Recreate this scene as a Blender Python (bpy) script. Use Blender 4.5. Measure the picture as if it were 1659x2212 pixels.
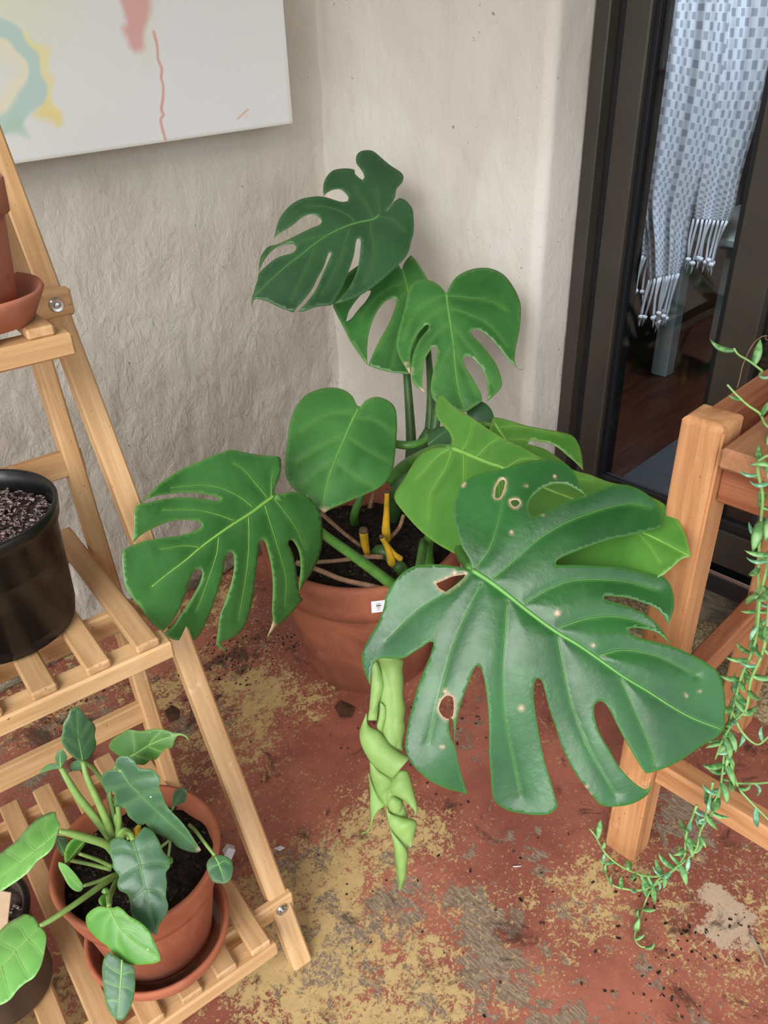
import bpy, bmesh, math, random
import numpy as np
from mathutils import Vector, Matrix, noise as mnoise
from mathutils.geometry import delaunay_2d_cdt

for _o in list(bpy.data.objects):
    bpy.data.objects.remove(_o)
scene = bpy.context.scene
COL = scene.collection
R = math.radians
random.seed(7)
rng = np.random.default_rng(7)

# ---------------------------------------------------------------- camera
W, H, FPX = 1659, 2212, 1760.0
CAM = np.array((-1.284, -1.488, 1.2))          # metres; corner of the walls is the origin
_a, _p, _r = R(46), R(32), R(-2)
CF = np.array([math.cos(_a)*math.cos(_p), math.sin(_a)*math.cos(_p), -math.sin(_p)])
_right = np.array([math.sin(_a), -math.cos(_a), 0.0])
_up = np.cross(_right, CF)
CR = _right*math.cos(_r) + _up*math.sin(_r)
CU = -_right*math.sin(_r) + _up*math.cos(_r)
cd = bpy.data.cameras.new('camera')
cam = bpy.data.objects.new('camera', cd)
COL.objects.link(cam)
cd.sensor_fit = 'VERTICAL'
cd.sensor_height = 36.0
cd.lens = FPX/H*36.0
cd.clip_start = 0.02
cam.matrix_world = Matrix(((CR[0], CU[0], -CF[0], CAM[0]), (CR[1], CU[1], -CF[1], CAM[1]),
                           (CR[2], CU[2], -CF[2], CAM[2]), (0, 0, 0, 1)))
scene.camera = cam

# ---------------------------------------------------------------- sky, sun, exposure
world = bpy.data.worlds.new('overcast_sky')
scene.world = world
world.use_nodes = True
_bg = world.node_tree.nodes['Background']
_bg.inputs[0].default_value = (0.86, 0.93, 1.0, 1)
_bg.inputs[1].default_value = 1.8
sd = bpy.data.lights.new('hazy_sun', 'SUN')
sun = bpy.data.objects.new('hazy_sun', sd)
COL.objects.link(sun)
sd.energy = 2.2
sd.angle = R(36)
sd.color = (1.0, 0.97, 0.93)
sun.rotation_euler = Vector((0.82, 0.46, -0.66)).to_track_quat('-Z', 'Y').to_euler()
vs = scene.view_settings
vs.view_transform = 'Standard'
vs.look = 'None'
vs.gamma = 1.0
vs.use_curve_mapping = False
vs.exposure = 0.45

# ---------------------------------------------------------------- helpers
def ray(x, y):
    return CF + CR*((x-W/2)/FPX) - CU*((y-H/2)/FPX)
def at(x, y, d):                                # a point of the place at depth d
    return CAM + ray(x, y)*d
def on_z(x, y, z):
    r = ray(x, y); return CAM + r*((z-CAM[2])/r[2])
def on_y(x, y, v):
    r = ray(x, y); return CAM + r*((v-CAM[1])/r[1])
def on_x(x, y, v):
    r = ray(x, y); return CAM + r*((v-CAM[0])/r[0])
def depth(P):
    return float((np.array(P)-CAM) @ CF)

def srgb(h):
    c = [int(h[i:i+2], 16)/255 for i in (0, 2, 4)]
    return tuple(x/12.92 if x <= .04045 else ((x+.055)/1.055)**2.4 for x in c)

def tag(o, label=None, cat=None, group=None, kind=None):
    if label: o['label'] = label
    if cat: o['category'] = cat
    if group: o['group'] = group
    if kind: o['kind'] = kind
    return o

def empty(name, loc, rz=0.0, **k):
    o = bpy.data.objects.new(name, None)
    o.empty_display_size = 0.05
    COL.objects.link(o)
    o.location = loc
    o.rotation_euler = (0, 0, rz)
    o['_w'] = 0
    del o['_w']
    return tag(o, **k)

def attach(o, parent):
    """parent keeping the object's world coordinates (object built in world space)"""
    if parent is not None:
        o.parent = parent
        m = Matrix.Identity(4)
        p = parent
        chain = []
        while p is not None:
            chain.append(p); p = p.parent
        for q in reversed(chain):
            m = m @ q.matrix_parent_inverse @ q.matrix_basis
        o.matrix_parent_inverse = m.inverted()
    return o

def link(name, me, mat, parent=None, local=False, smooth=False):
    o = bpy.data.objects.new(name, me)
    COL.objects.link(o)
    if mat is not None and len(me.materials) == 0:
        me.materials.append(mat)
    if smooth:
        me.polygons.foreach_set('use_smooth', [True]*len(me.polygons))
    if parent is not None:
        if local: o.parent = parent
        else: attach(o, parent)
    return o

def mesh(name, verts, faces):
    me = bpy.data.meshes.new(name)
    me.from_pydata([tuple(map(float, v)) for v in verts], [], [tuple(map(int, f)) for f in faces])
    me.validate(); me.update()
    return me

def box_mesh(name, sx, sy, sz, bevel=0.0015, seg=1):
    bm = bmesh.new()
    bmesh.ops.create_cube(bm, size=1)
    bmesh.ops.scale(bm, vec=(sx, sy, sz), verts=bm.verts)
    if bevel:
        bmesh.ops.bevel(bm, geom=list(bm.edges), offset=bevel, segments=seg, affect='EDGES', profile=.5)
    me = bpy.data.meshes.new(name)
    bm.to_mesh(me); bm.free()
    return me

def box(name, lo, hi, mat, parent=None, bevel=0.0015, local=False, seg=1):
    """box between two corners"""
    lo, hi = np.array(lo, float), np.array(hi, float)
    me = box_mesh(name, *(hi-lo), bevel=bevel, seg=seg)
    o = link(name, me, mat)
    o.location = (lo+hi)/2
    if parent is not None:
        if local: o.parent = parent
        else: attach(o, parent)
    return o

def bar(name, a, b, w, t, mat, parent=None, side=(1, 0, 0), bevel=.002, local=False, ext=0.0):
    """rectangular bar from a to b, local z along it; w = width along 'side', t = thickness"""
    a, b = Vector(a), Vector(b)
    z = (b-a).normalized()
    a = a - z*ext; b = b + z*ext
    x = Vector(side); x = (x - z*x.dot(z)).normalized()
    y = z.cross(x)
    me = box_mesh(name, w, t, (b-a).length, bevel)
    o = link(name, me, mat)
    m = Matrix(((x[0], y[0], z[0], 0), (x[1], y[1], z[1], 0), (x[2], y[2], z[2], 0), (0, 0, 0, 1)))
    m.translation = (a+b)/2
    o.matrix_basis = m
    if parent is not None:
        if local: o.parent = parent
        else: attach(o, parent)
    return o

def lathe_mesh(name, prof, n=64, wob=0.0, center=(0, 0, 0), cap=False):
    vs_, fs = [], []
    k = len(prof)
    for i in range(n):
        a = 2*math.pi*i/n
        for (r, z) in prof:
            w = 1+wob*math.sin(3*a+z*20)
            vs_.append((center[0]+r*w*math.cos(a), center[1]+r*w*math.sin(a), center[2]+z))
    for i in range(n):
        j = (i+1) % n
        for q in range(k-1):
            fs.append((i*k+q, j*k+q, j*k+q+1, i*k+q+1))
    if cap:
        fs.append([i*k for i in range(n)][::-1])
    return mesh(name, vs_, fs)

def catmull(pts, n=6, closed=False):
    pts = [np.array(p, float) for p in pts]
    m = len(pts)
    if m < 3: 
        return [pts[0]+(pts[-1]-pts[0])*i/n for i in range(n+1)]
    out = []
    for i in range(m if closed else m-1):
        p0 = pts[(i-1) % m] if (closed or i > 0) else 2*pts[0]-pts[1]
        p1 = pts[i]; p2 = pts[(i+1) % m]
        p3 = pts[(i+2) % m] if (closed or i+2 < m) else 2*pts[-1]-pts[-2]
        for j in range(n):
            t = j/n
            out.append(.5*((2*p1)+(-p0+p2)*t+(2*p0-5*p1+4*p2-p3)*t*t+(-p0+3*p1-3*p2+p3)*t**3))
    if not closed: out.append(pts[-1])
    return out

def tube_geo(pts, rad, n=8, flat=1.0, fdir=None):
    """verts/faces of a closed tube through pts; rad number or list"""
    P = [np.array(p, float) for p in pts]
    m = len(P)
    rad = [rad]*m if not hasattr(rad, '__len__') else list(np.interp(np.linspace(0, 1, m), np.linspace(0, 1, len(rad)), rad))
    T = [P[min(i+1, m-1)]-P[max(i-1, 0)] for i in range(m)]
    T = [t/(np.linalg.norm(t)+1e-12) for t in T]
    u = np.array(fdir, float) if fdir is not None else (np.array([0, 0, 1.]) if abs(T[0][2]) < .9 else np.array([1., 0, 0]))
    V, F = [], []
    for i in range(m):
        b = u-T[i]*(u@T[i]); b /= np.linalg.norm(b)+1e-12
        if fdir is None: u = b
        c = np.cross(T[i], b)
        for k in range(n):
            a = 2*math.pi*k/n
            V.append(P[i]+rad[i]*(math.cos(a)*c+math.sin(a)*b*flat))
    for i in range(m-1):
        for k in range(n):
            l = (k+1) % n
            F.append((i*n+k, i*n+l, (i+1)*n+l, (i+1)*n+k))
    F.append(tuple(range(n))[::-1]); F.append(tuple((m-1)*n+k for k in range(n)))
    return V, F

def tube(name, pts, rad, mat, parent=None, n=8, sm=5, flat=1.0, fdir=None):
    if sm: pts = catmull(pts, sm)
    V, F = tube_geo(pts, rad, n, flat, fdir)
    return link(name, mesh(name, V, F), mat, parent, smooth=True)

class Geo:
    def __init__(s): s.V = []; s.F = []
    def add(s, V, F):
        k = len(s.V); s.V += [tuple(v) for v in V]; s.F += [tuple(i+k for i in f) for f in F]
    def build(s, name, mat, parent=None, smooth=True):
        return link(name, mesh(name, s.V, s.F), mat, parent, smooth=smooth)

# ---------------------------------------------------------------- materials
class NT:
    """small node-tree writer"""
    def __init__(s, name, rough=.6, spec=.5):
        s.m = bpy.data.materials.new(name); s.m.use_nodes = True
        s.t = s.m.node_tree; s.b = s.t.nodes['Principled BSDF']
        s.b.inputs['Roughness'].default_value = rough
        s.b.inputs['Specular IOR Level'].default_value = spec
    def n(s, kind, **k):
        x = s.t.nodes.new(kind)
        for a, v in k.items(): setattr(x, a, v)
        return x
    def set(s, sock, v):
        if hasattr(v, 'is_output'): s.t.links.new(v, sock)
        elif isinstance(v, (tuple, list)) and len(v) == 3 and sock.type == 'RGBA': sock.default_value = (*v, 1)
        else: sock.default_value = v
    def coord(s, scale=(1, 1, 1), kind='Object'):
        tc = s.n('ShaderNodeTexCoord'); mp = s.n('ShaderNodeMapping')
        mp.inputs['Scale'].default_value = scale
        s.t.links.new(tc.outputs[kind], mp.inputs['Vector'])
        return mp.outputs[0]
    def geo(s, scale=(1, 1, 1)):
        g = s.n('ShaderNodeNewGeometry'); mp = s.n('ShaderNodeMapping')
        mp.inputs['Scale'].default_value = scale
        s.t.links.new(g.outputs['Position'], mp.inputs['Vector'])
        return mp.outputs[0]
    def noise(s, vec, scale=5, detail=4, rough=.5, dist=0, off=None):
        x = s.n('ShaderNodeTexNoise')
        if off is not None:
            ad = s.n('ShaderNodeVectorMath', operation='ADD'); s.t.links.new(vec, ad.inputs[0]); ad.inputs[1].default_value = (off, off*1.7, off*.3); vec = ad.outputs[0]
        s.t.links.new(vec, x.inputs['Vector'])
        x.inputs['Scale'].default_value = scale; x.inputs['Detail'].default_value = detail
        x.inputs['Roughness'].default_value = rough; x.inputs['Distortion'].default_value = dist
        return x.outputs['Fac']
    def voro(s, vec, scale=5, out='Distance', feature='F1', rnd=1.0):
        x = s.n('ShaderNodeTexVoronoi', feature=feature); s.t.links.new(vec, x.inputs['Vector'])
        x.inputs['Scale'].default_value = scale; x.inputs['Randomness'].default_value = rnd
        return x.outputs[out]
    def ramp(s, fac, a, b, lo=0.0, hi=1.0):
        x = s.n('ShaderNodeMapRange'); x.interpolation_type = 'SMOOTHSTEP'
        s.set(x.inputs['Value'], fac); x.inputs['From Min'].default_value = a; x.inputs['From Max'].default_value = b
        x.inputs['To Min'].default_value = lo; x.inputs['To Max'].default_value = hi
        return x.outputs[0]
    def math(s, op, a, b=0.0):
        x = s.n('ShaderNodeMath', operation=op); s.set(x.inputs[0], a); s.set(x.inputs[1], b); return x.outputs[0]
    def mix(s, fac, a, b, blend='MIX'):
        x = s.n('ShaderNodeMix', data_type='RGBA', blend_type=blend)
        s.set(x.inputs[0], fac); s.set(x.inputs[6], a); s.set(x.inputs[7], b)
        return x.outputs[2]
    def bump(s, h, strength=.3, dist=.01, normal=None):
        x = s.n('ShaderNodeBump'); x.inputs['Strength'].default_value = strength; x.inputs['Distance'].default_value = dist
        s.t.links.new(h, x.inputs['Height'])
        if normal is not None: s.t.links.new(normal, x.inputs['Normal'])
        return x.outputs[0]
    def attr(s, name, out='Color'):
        x = s.n('ShaderNodeAttribute', attribute_name=name); return x.outputs[out]
    def sep(s, col):
        x = s.n('ShaderNodeSeparateColor'); s.t.links.new(col, x.inputs[0]); return x.outputs
    def col(s, v): s.set(s.b.inputs['Base Color'], v); return s
    def rough(s, v): s.set(s.b.inputs['Roughness'], v); return s
    def normal(s, v): s.t.links.new(v, s.b.inputs['Normal']); return s

def flat(name, color, rough=.6, spec=.5, var=.0, scale=20, bump=0.0, metal=0.0):
    k = NT(name, rough, spec)
    c = srgb(color) if isinstance(color, str) else color
    v = k.coord()
    if var:
        f = k.noise(v, scale, 5, .6)
        k.col(k.mix(k.ramp(f, .3, .7), tuple(x*(1-var) for x in c), tuple(min(1, x*(1+var)) for x in c)))
    else: k.col(c)
    if bump: k.normal(k.bump(k.noise(v, scale*3, 5, .6), bump, .004))
    k.b.inputs['Metallic'].default_value = metal
    return k.m

def wood(name, light, dark, along=2, scale=1.0, rough=.55, wear=None):
    k = NT(name, rough, .35)
    s = [14*scale, 14*scale, 14*scale]; s[along] = .9*scale
    v = k.coord(tuple(s))
    info = k.n('ShaderNodeObjectInfo')
    ad = k.n('ShaderNodeVectorMath', operation='ADD'); k.t.links.new(v, ad.inputs[0])
    mu = k.n('ShaderNodeMath', operation='MULTIPLY'); k.t.links.new(info.outputs['Random'], mu.inputs[0]); mu.inputs[1].default_value = 37.0
    k.t.links.new(mu.outputs[0], ad.inputs[1]); v = ad.outputs[0]
    g = k.noise(v, 2.2, 6, .62, 1.2)
    fine = k.noise(v, 14, 4, .6, .5)
    f = k.math('ADD', k.math('MULTIPLY', g, .75), k.math('MULTIPLY', fine, .25))
    c = k.mix(k.ramp(f, .32, .68), srgb(dark), srgb(light))
    tone = k.ramp(info.outputs['Random'], 0, 1, .88, 1.07)
    mm = k.n('ShaderNodeVectorMath', operation='SCALE'); k.t.links.new(c, mm.inputs[0]); k.t.links.new(tone, mm.inputs['Scale'])
    c = mm.outputs[0]
    if wear:
        vv = k.coord()
        w = k.noise(vv, 24, 6, .7, 0, 3.3)
        c = k.mix(k.ramp(w, .6, .72, 0, .7), c, srgb(wear))
        sp = k.noise(vv, 160, 3, .6, 0, 9.1)
        c = k.mix(k.ramp(sp, .68, .74, 0, .75), c, srgb('3a2a1c'))
    k.col(c)
    k.normal(k.bump(f, .25, .002))
    return k.m
# ================================================================ the setting
def plaster(name, base, shade, stain, vert=.5, bs=.8):
    k = NT(name, .88, .25)
    v = k.geo()
    vs_ = k.geo((1, 1, .28))
    big = k.noise(v, 2.3, 5, .55, .4)
    c = k.mix(k.ramp(big, .35, .68), srgb(shade), srgb(base))
    st = k.noise(vs_, 5.5, 6, .62, .8, 4.1)
    c = k.mix(k.ramp(st, .56, .74, 0, .35), c, srgb(stain))
    # darker grubby film and small chips
    sp = k.noise(v, 95, 3, .5, 0, 2.2)
    gate = k.ramp(k.noise(v, 9, 3, .5, 0, 8.0), .45, .65)
    chip = k.math('MULTIPLY', k.ramp(sp, .70, .735, 0, .75), gate)
    c = k.mix(chip, c, srgb('6f675a'))
    k.col(c)
    vt = k.geo((1, 1, .62)); vt.node.inputs['Rotation'].default_value = (R(14), R(-16), 0)
    h1 = k.noise(vt, 40, 9, .64, 1.1)
    h2 = k.noise(vs_, 70, 7, .66, 1.0, 1.0)
    h3 = k.noise(k.geo((1, 1, .75)), 13, 8, .6, .9, 5.0)
    h = k.math('ADD', k.math('ADD', k.math('MULTIPLY', h1, .95), k.math('MULTIPLY', h2, vert)), k.math('MULTIPLY', h3, 1.6))
    h = k.math('SUBTRACT', h, k.math('MULTIPLY', chip, .5))
    zz_ = k.n('ShaderNodeSeparateXYZ'); k.t.links.new(v, zz_.inputs[0])
    h = k.math('MULTIPLY', h, k.ramp(zz_.outputs[2], .25, .95, 1.0, .42))
    k.normal(k.bump(h, bs, .012))
    return k.m

M = {}
M['plaster_l'] = plaster('wall_plaster_rough', 'cfc9bd', 'c2bbae', 'b3a998', .22, .8)
M['plaster_r'] = plaster('wall_plaster_pale', 'dad6cd', 'cdc7bc', 'bdb5a8', .12, .42)

def floor_mat():
    k = NT('painted_concrete', .62, .35)
    v = k.geo()
    def blobs(base, lst):
        """worn areas with a place of their own on the floor: (px, py, radius m, amount)"""
        for (x, y, r, a) in lst:
            p = on_z(x, y, 0)
            d = k.n('ShaderNodeVectorMath', operation='DISTANCE'); k.t.links.new(wob, d.inputs[0]); d.inputs[1].default_value = tuple(p)
            base = k.math('ADD', base, k.ramp(d.outputs['Value'], r*.25, r, a, 0))
        return base
    wn = k.n('ShaderNodeTexNoise'); k.t.links.new(v, wn.inputs['Vector']); wn.inputs['Scale'].default_value = 9; wn.inputs['Detail'].default_value = 4
    sc = k.n('ShaderNodeVectorMath', operation='MULTIPLY_ADD'); k.t.links.new(wn.outputs['Color'], sc.inputs[0]); sc.inputs[1].default_value = (.16, .16, 0); k.t.links.new(v, sc.inputs[2])
    of = k.n('ShaderNodeVectorMath', operation='ADD'); k.t.links.new(sc.outputs[0], of.inputs[0]); of.inputs[1].default_value = (-.08, -.08, 0); wob = of.outputs[0]
    n0 = k.noise(v, 3.4, 7, .62, .3)
    red = k.mix(k.ramp(n0, .36, .66), srgb('834a3d'), srgb('a86653'))
    tone = k.noise(v, 22, 6, .65, .4, 6.0)
    red = k.mix(k.ramp(tone, .5, .75, 0, .5), red, srgb('6b3d32'))
    # ochre under-layer showing through flakes
    A = k.math('ADD', k.math('MULTIPLY', k.noise(v, 40, 13, .8, .35, 7.0), .7), k.math('MULTIPLY', k.noise(v, 190, 6, .7, .3, 9.0), .3))
    cov = k.math('MULTIPLY', k.math('SUBTRACT', k.noise(v, 3.2, 3, .5, .4, 11.0), .5), .42)
    cov = blobs(cov, [(840, 1800, .16, .09), (660, 1960, .16, .10), (860, 2150, .20, .10), (600, 2120, .14, .10), (560, 1480, .12, .06), (480, 1290, .16, .09), (1000, 1790, .10, .06), (690, 1500, .07, .08), (330, 1500, .12, .05), (200, 2190, .2, .12), (920, 1480, .12, .06), (1290, 1960, .12, .05)])
    f1 = k.math('ADD', A, cov)
    ochre = k.ramp(f1, .574, .596)
    oc = k.mix(k.noise(v, 60, 4, .6), srgb('a98b58'), srgb('cfb480'))
    c = k.mix(ochre, red, oc)
    # bare grey-brown concrete with brushed lines
    B = k.noise(v, 26, 12, .75, .5, 3.0)
    cov2 = k.math('MULTIPLY', k.math('SUBTRACT', k.noise(v, 3.0, 3, .5, .4, 23.0), .5), .30)
    cov2 = blobs(cov2, [(860, 1930, .09, .11), (1150, 1830, .08, .09), (1070, 1990, .08, .12), (1080, 2090, .09, .10), (1230, 1960, .05, .09), (700, 2060, .10, .10), (1460, 1770, .11, .12), (760, 2000, .07, .08), (640, 1870, .10, .08), (1330, 2120, .10, .05), (1180, 2180, .10, .08), (440, 1560, .08, .06), (1540, 1720, .10, .06), (120, 1580, .16, .06)])
    vb = k.geo((1.0, .2, 1)); vb.node.inputs['Rotation'].default_value = (0, 0, R(52))
    br = k.noise(vb, 330, 4, .6, .2, 2.0)
    grey = k.ramp(k.math('ADD', B, cov2), .605, .635)
    gc = k.mix(k.ramp(br, .36, .64), srgb('735f4e'), srgb('988672'))
    c = k.mix(grey, c, gc)
    fl2 = k.noise(v, 150, 8, .7, .4, 41.0)
    c = k.mix(k.ramp(k.math('ADD', fl2, k.math('MULTIPLY', cov, .5)), .585, .625, 0, .85), c, oc)
    pale = blobs(k.math('MULTIPLY', A, .6), [(1560, 1990, .055, .10), (1600, 2010, .05, .08), (1640, 1960, .05, .04)])
    c = k.mix(k.ramp(pale, .375, .40), c, srgb('bda58c'))
    # soil stains, and broad weak darkening of the floor around the pot
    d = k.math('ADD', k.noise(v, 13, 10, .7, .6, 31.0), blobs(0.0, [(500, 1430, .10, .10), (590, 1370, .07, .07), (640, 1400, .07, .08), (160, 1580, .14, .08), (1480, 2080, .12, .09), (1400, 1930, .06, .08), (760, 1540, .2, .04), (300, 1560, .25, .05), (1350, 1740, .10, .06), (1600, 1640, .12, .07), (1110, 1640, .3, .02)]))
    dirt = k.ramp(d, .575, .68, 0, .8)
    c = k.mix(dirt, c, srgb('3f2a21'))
    sp = k.noise(v, 130, 3, .55, 0, 17.0)
    c = k.mix(k.ramp(sp, .70, .735, 0, .6), c, srgb('2b1d16'))
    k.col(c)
    h = k.math('SUBTRACT', k.math('SUBTRACT', k.math('MULTIPLY', A, .3), k.math('MULTIPLY', ochre, .25)), k.math('MULTIPLY', k.math('ADD', grey, k.math('MULTIPLY', br, .3)), .35))
    k.normal(k.bump(h, .55, .004))
    k.rough(k.math('ADD', .5, k.math('MULTIPLY', ochre, .2)))
    return k.m
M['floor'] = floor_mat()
M['rubble'] = (lambda k: (k.col(k.mix(k.ramp(k.noise(k.geo(), 30, 8, .7, .6), .38, .62), srgb('8d806c'), srgb('c9bca4'))), k.normal(k.bump(k.noise(k.geo(), 55, 8, .7, 1.2), 1.0, .02)), k.m)[-1])(NT('rough_footing', .95, .2))
M['aggregate'] = (lambda k: (k.col(k.mix(k.ramp(k.voro(k.geo(), 170), .35, .75), srgb('cdb990'), srgb('94805c'))), k.normal(k.bump(k.noise(k.geo(), 190, 6, .7), 1.0, .01)), k.m)[-1])(NT('sandy_concrete', .95, .2))
M['riser'] = (lambda k: (k.col(k.mix(k.ramp(k.noise(k.geo((1, .3, 1)), 26, 8, .7, .8), .36, .64), srgb('4a4238'), srgb('7f7463'))), k.normal(k.bump(k.noise(k.geo(), 70, 6, .65), .8, .01)), k.m)[-1])(NT('grey_step_concrete', .95, .2))
M['bronze'] = flat('bronze_aluminium', '38332c', .36, .5, .12, 8, .02)
M['bronze_dk'] = flat('dark_anodised_groove', '1c1b1e', .45, .5, .2, 30)
M['rubber'] = flat('black_gasket', '0b0d12', .5, .4)
M['steel'] = flat('bright_steel', 'c9ccd0', .25, .5, metal=1.0)
M['ceiling'] = flat('ceiling_board', 'd8d3c8', .8, .2, .05, 3)
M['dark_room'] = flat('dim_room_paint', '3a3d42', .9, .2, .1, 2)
M['rug'] = flat('grey_rug', '43474b', .95, .1, .1, 60, .3)
M['redwood'] = wood('red_floorboard', '4a2719', '2b150d', along=0, scale=.6, rough=.32)

def noise_grid(name, us, ws, fn, mat, **k):
    nu, nw = len(us), len(ws)
    V = [fn(u, w) for u in us for w in ws]
    F = [(i*nw+j, (i+1)*nw+j, (i+1)*nw+j+1, i*nw+j+1) for i in range(nu-1) for j in range(nw-1)]
    o = link(name, mesh(name, V, F), mat, smooth=True)
    return tag(o, **k)

def fr(x, y, z, s, oct=3):
    return mnoise.fractal(Vector((x*s, y*s, z*s)), 1.0, 2.0, oct)

zs = list(np.linspace(0.045, 1.5, 150)) + list(np.linspace(1.52, 2.46, 16))
def wl(x, z):
    low = max(0.0, 1-z/.75)
    d = .004*fr(x, 1.3, z, 3) + (.0016+.003*low)*fr(x, 5.1, z*.6, 22, 3)
    ease = min(1.0, -x/.04)
    # the inner corner is filled with a soft fillet of plaster
    fil = .022*max(0.0, 1+x/.03)**2
    return (x, -.004 - fil - d*ease, z)
noise_grid('wall_left', list(np.linspace(-2.5, -1.3, 16))+list(np.linspace(-1.28, -.07, 190))+list(np.linspace(-.06, .0, 14)), zs, wl, M['plaster_l'], kind='structure')
# right wall with its rounded outer edge and the reveal running back to the door
path = [(0.0, y) for y in np.linspace(.0, -.585, 90)]
path += [(.016-.016*math.cos(t), -.585-.016*math.sin(t)) for t in np.linspace(.2, math.pi/2, 6)]
path += [(x, -.601) for x in np.linspace(.03, .24, 20)]
def wr(i, z):
    x, y = path[i]
    d = .003*fr(2.0, y, z, 4) + .0011*fr(9.0, y+x, z*.7, 24, 3)
    if i < 90: return (x - .003 - d*min(1, (-y)/.04) - .02*max(0., 1+y/.03)**2, y, z)
    if i < 96: return (x, y - d*.6, z)
    return (x, y - d*.8, z)
noise_grid('wall_right', list(range(len(path))), list(np.linspace(0.0, 1.5, 110))+list(np.linspace(1.52, 2.46, 12)), wr, M['plaster_r'], kind='structure')
# crumbling footing below the plaster
def ft(i, j):
    x = -2.5+2.5*i/260.0
    t = j/9.0
    prof = [(.0, -.008), (.012, -.018), (.022, -.014), (.034, -.017), (.042, -.012), (.05, -.005), (.055, 0), (.058, .004), (.06, .006), (.062, .01)][j]
    n = .011*fr(x, 0, prof[0], 26, 4)
    return (x, prof[1] - n - .006*fr(x, 3, 0, 5) - .012*max(0, -x-.45), max(0.0, prof[0]+.006*fr(x, 8, prof[0], 30)) if j else -.002)
noise_grid('trim_1', list(range(261)), list(range(10)), ft, M['rubble'], kind='structure')
tag(bpy.data.objects['trim_1'], label='crumbling rough concrete footing along the bottom of the left wall')

fl = mesh('floor', [(-4.5, -4.5, 0), (.01, -4.5, 0), (.01, .02, 0), (-4.5, .02, 0)], [(0, 1, 2, 3)])
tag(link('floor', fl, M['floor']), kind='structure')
M['garden'] = flat('garden_ground', '5d6142', .95, .1, .3, .6)
tag(link('ground', mesh('ground', [(-40, -40, -.03), (12, -40, -.03), (12, 12, -.03), (-40, 12, -.03)], [(0, 1, 2, 3)]), M['garden']), kind='structure')
tag(box('ceiling', (-2.1, -3.4, 2.45), (.3, .02, 2.5), M['ceiling'], bevel=0), kind='structure')

# door recess: sandy threshold, grey riser
def stp(i, j):
    x = .0+.152*i/30.0; y = -.59-2.0*j/160.0
    return (x, y, .052+.004*fr(x, y, 0, 40)+(0 if i else -.055))
noise_grid('trim_2', list(range(31)), list(range(161)), stp, M['aggregate'], kind='structure')
tag(bpy.data.objects['trim_2'], label='sandy concrete threshold strip below the sliding door')
tag(box('trim_3', (.146, -2.6, .04), (.3, -.595, .142), M['riser'], bevel=.006), kind='structure', label='grey concrete riser under the door frame')

# sliding door (bronze aluminium)
door = empty('door_1', (.16, -.6, .142), label='dark bronze sliding glass door beside the pale wall', kind='structure')
Z1 = 2.4
box('door_jamb', (.104, -.632, .142), (.20, -.603, Z1), M['bronze'], door, .002)
box('jamb_groove', (.135, -.648, .142), (.20, -.632, Z1), M['bronze_dk'], door, .001)
box('door_stile', (.128, -.694, .19), (.175, -.645, Z1), M['bronze'], door, .003)
box('gasket', (.142, -.704, .30), (.165, -.693, Z1), M['rubber'], door, .001)
box('inner_jamb', (.176, -.699, .142), (.196, -.63, Z1), M['rubber'], door, .002)
box('door_stile', (.128, -.972, .19), (.175, -.908, Z1), M['bronze'], door, .003)
box('gasket', (.142, -.909, .30), (.165, -.896, Z1), M['rubber'], door, .001)
box('door_stile', (.185, -1.02, .19), (.225, -.95, Z1), M['bronze'], door, .003)
box('bottom_rail', (.137, -.905, .205), (.168, -.695, .285), M['bronze'], door, .002)
box('bottom_rail', (.137, -2.55, .205), (.168, -.972, .285), M['bronze'], door, .002)
box('glazing_bead', (.145, -2.55, .285), (.165, -.69, .305), M['bronze_dk'], door, .002)
box('door_sill', (.128, -2.6, .142), (.27, -.604, .183), M['bronze_dk'], door, .002)
box('sill_track', (.130, -2.6, .183), (.134, -.61, .192), M['steel'], door, .0008)
box('sill_track', (.172, -2.6, .183), (.176, -.61, .2), M['bronze_dk'], door, .0008)
def glass():
    k = NT('door_glass'); k.t.nodes.remove(k.b)
    out = [n for n in k.t.nodes if n.type == 'OUTPUT_MATERIAL'][0]
    tr = k.n('ShaderNodeBsdfTransparent'); tr.inputs[0].default_value = (.86, .9, .92, 1)
    gl = k.n('ShaderNodeBsdfGlossy'); gl.inputs['Roughness'].default_value = .02
    fz = k.n('ShaderNodeFresnel'); fz.inputs[0].default_value = 1.45
    mx = k.n('ShaderNodeMixShader'); k.t.links.new(fz.outputs[0], mx.inputs[0]); k.t.links.new(tr.outputs[0], mx.inputs[1]); k.t.links.new(gl.outputs[0], mx.inputs[2])
    df = k.n('ShaderNodeBsdfDiffuse'); df.inputs[0].default_value = (.5, .52, .54, 1)
    sm = k.noise(k.geo((1, 1, .5)), 14, 6, .7, .8)
    m2 = k.n('ShaderNodeMixShader'); k.t.links.new(k.ramp(sm, .58, .8, .0, .10), m2.inputs[0]); k.t.links.new(mx.outputs[0], m2.inputs[1]); k.t.links.new(df.outputs[0], m2.inputs[2])
    k.t.links.new(m2.outputs[0], out.inputs[0])
    return k.m
M['glass'] = glass()
box('pane', (.151, -.898, .30), (.156, -.702, Z1), M['glass'], door, 0)
box('pane', (.151, -2.55, .30), (.156, -.97, Z1), M['glass'], door, 0)
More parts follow.
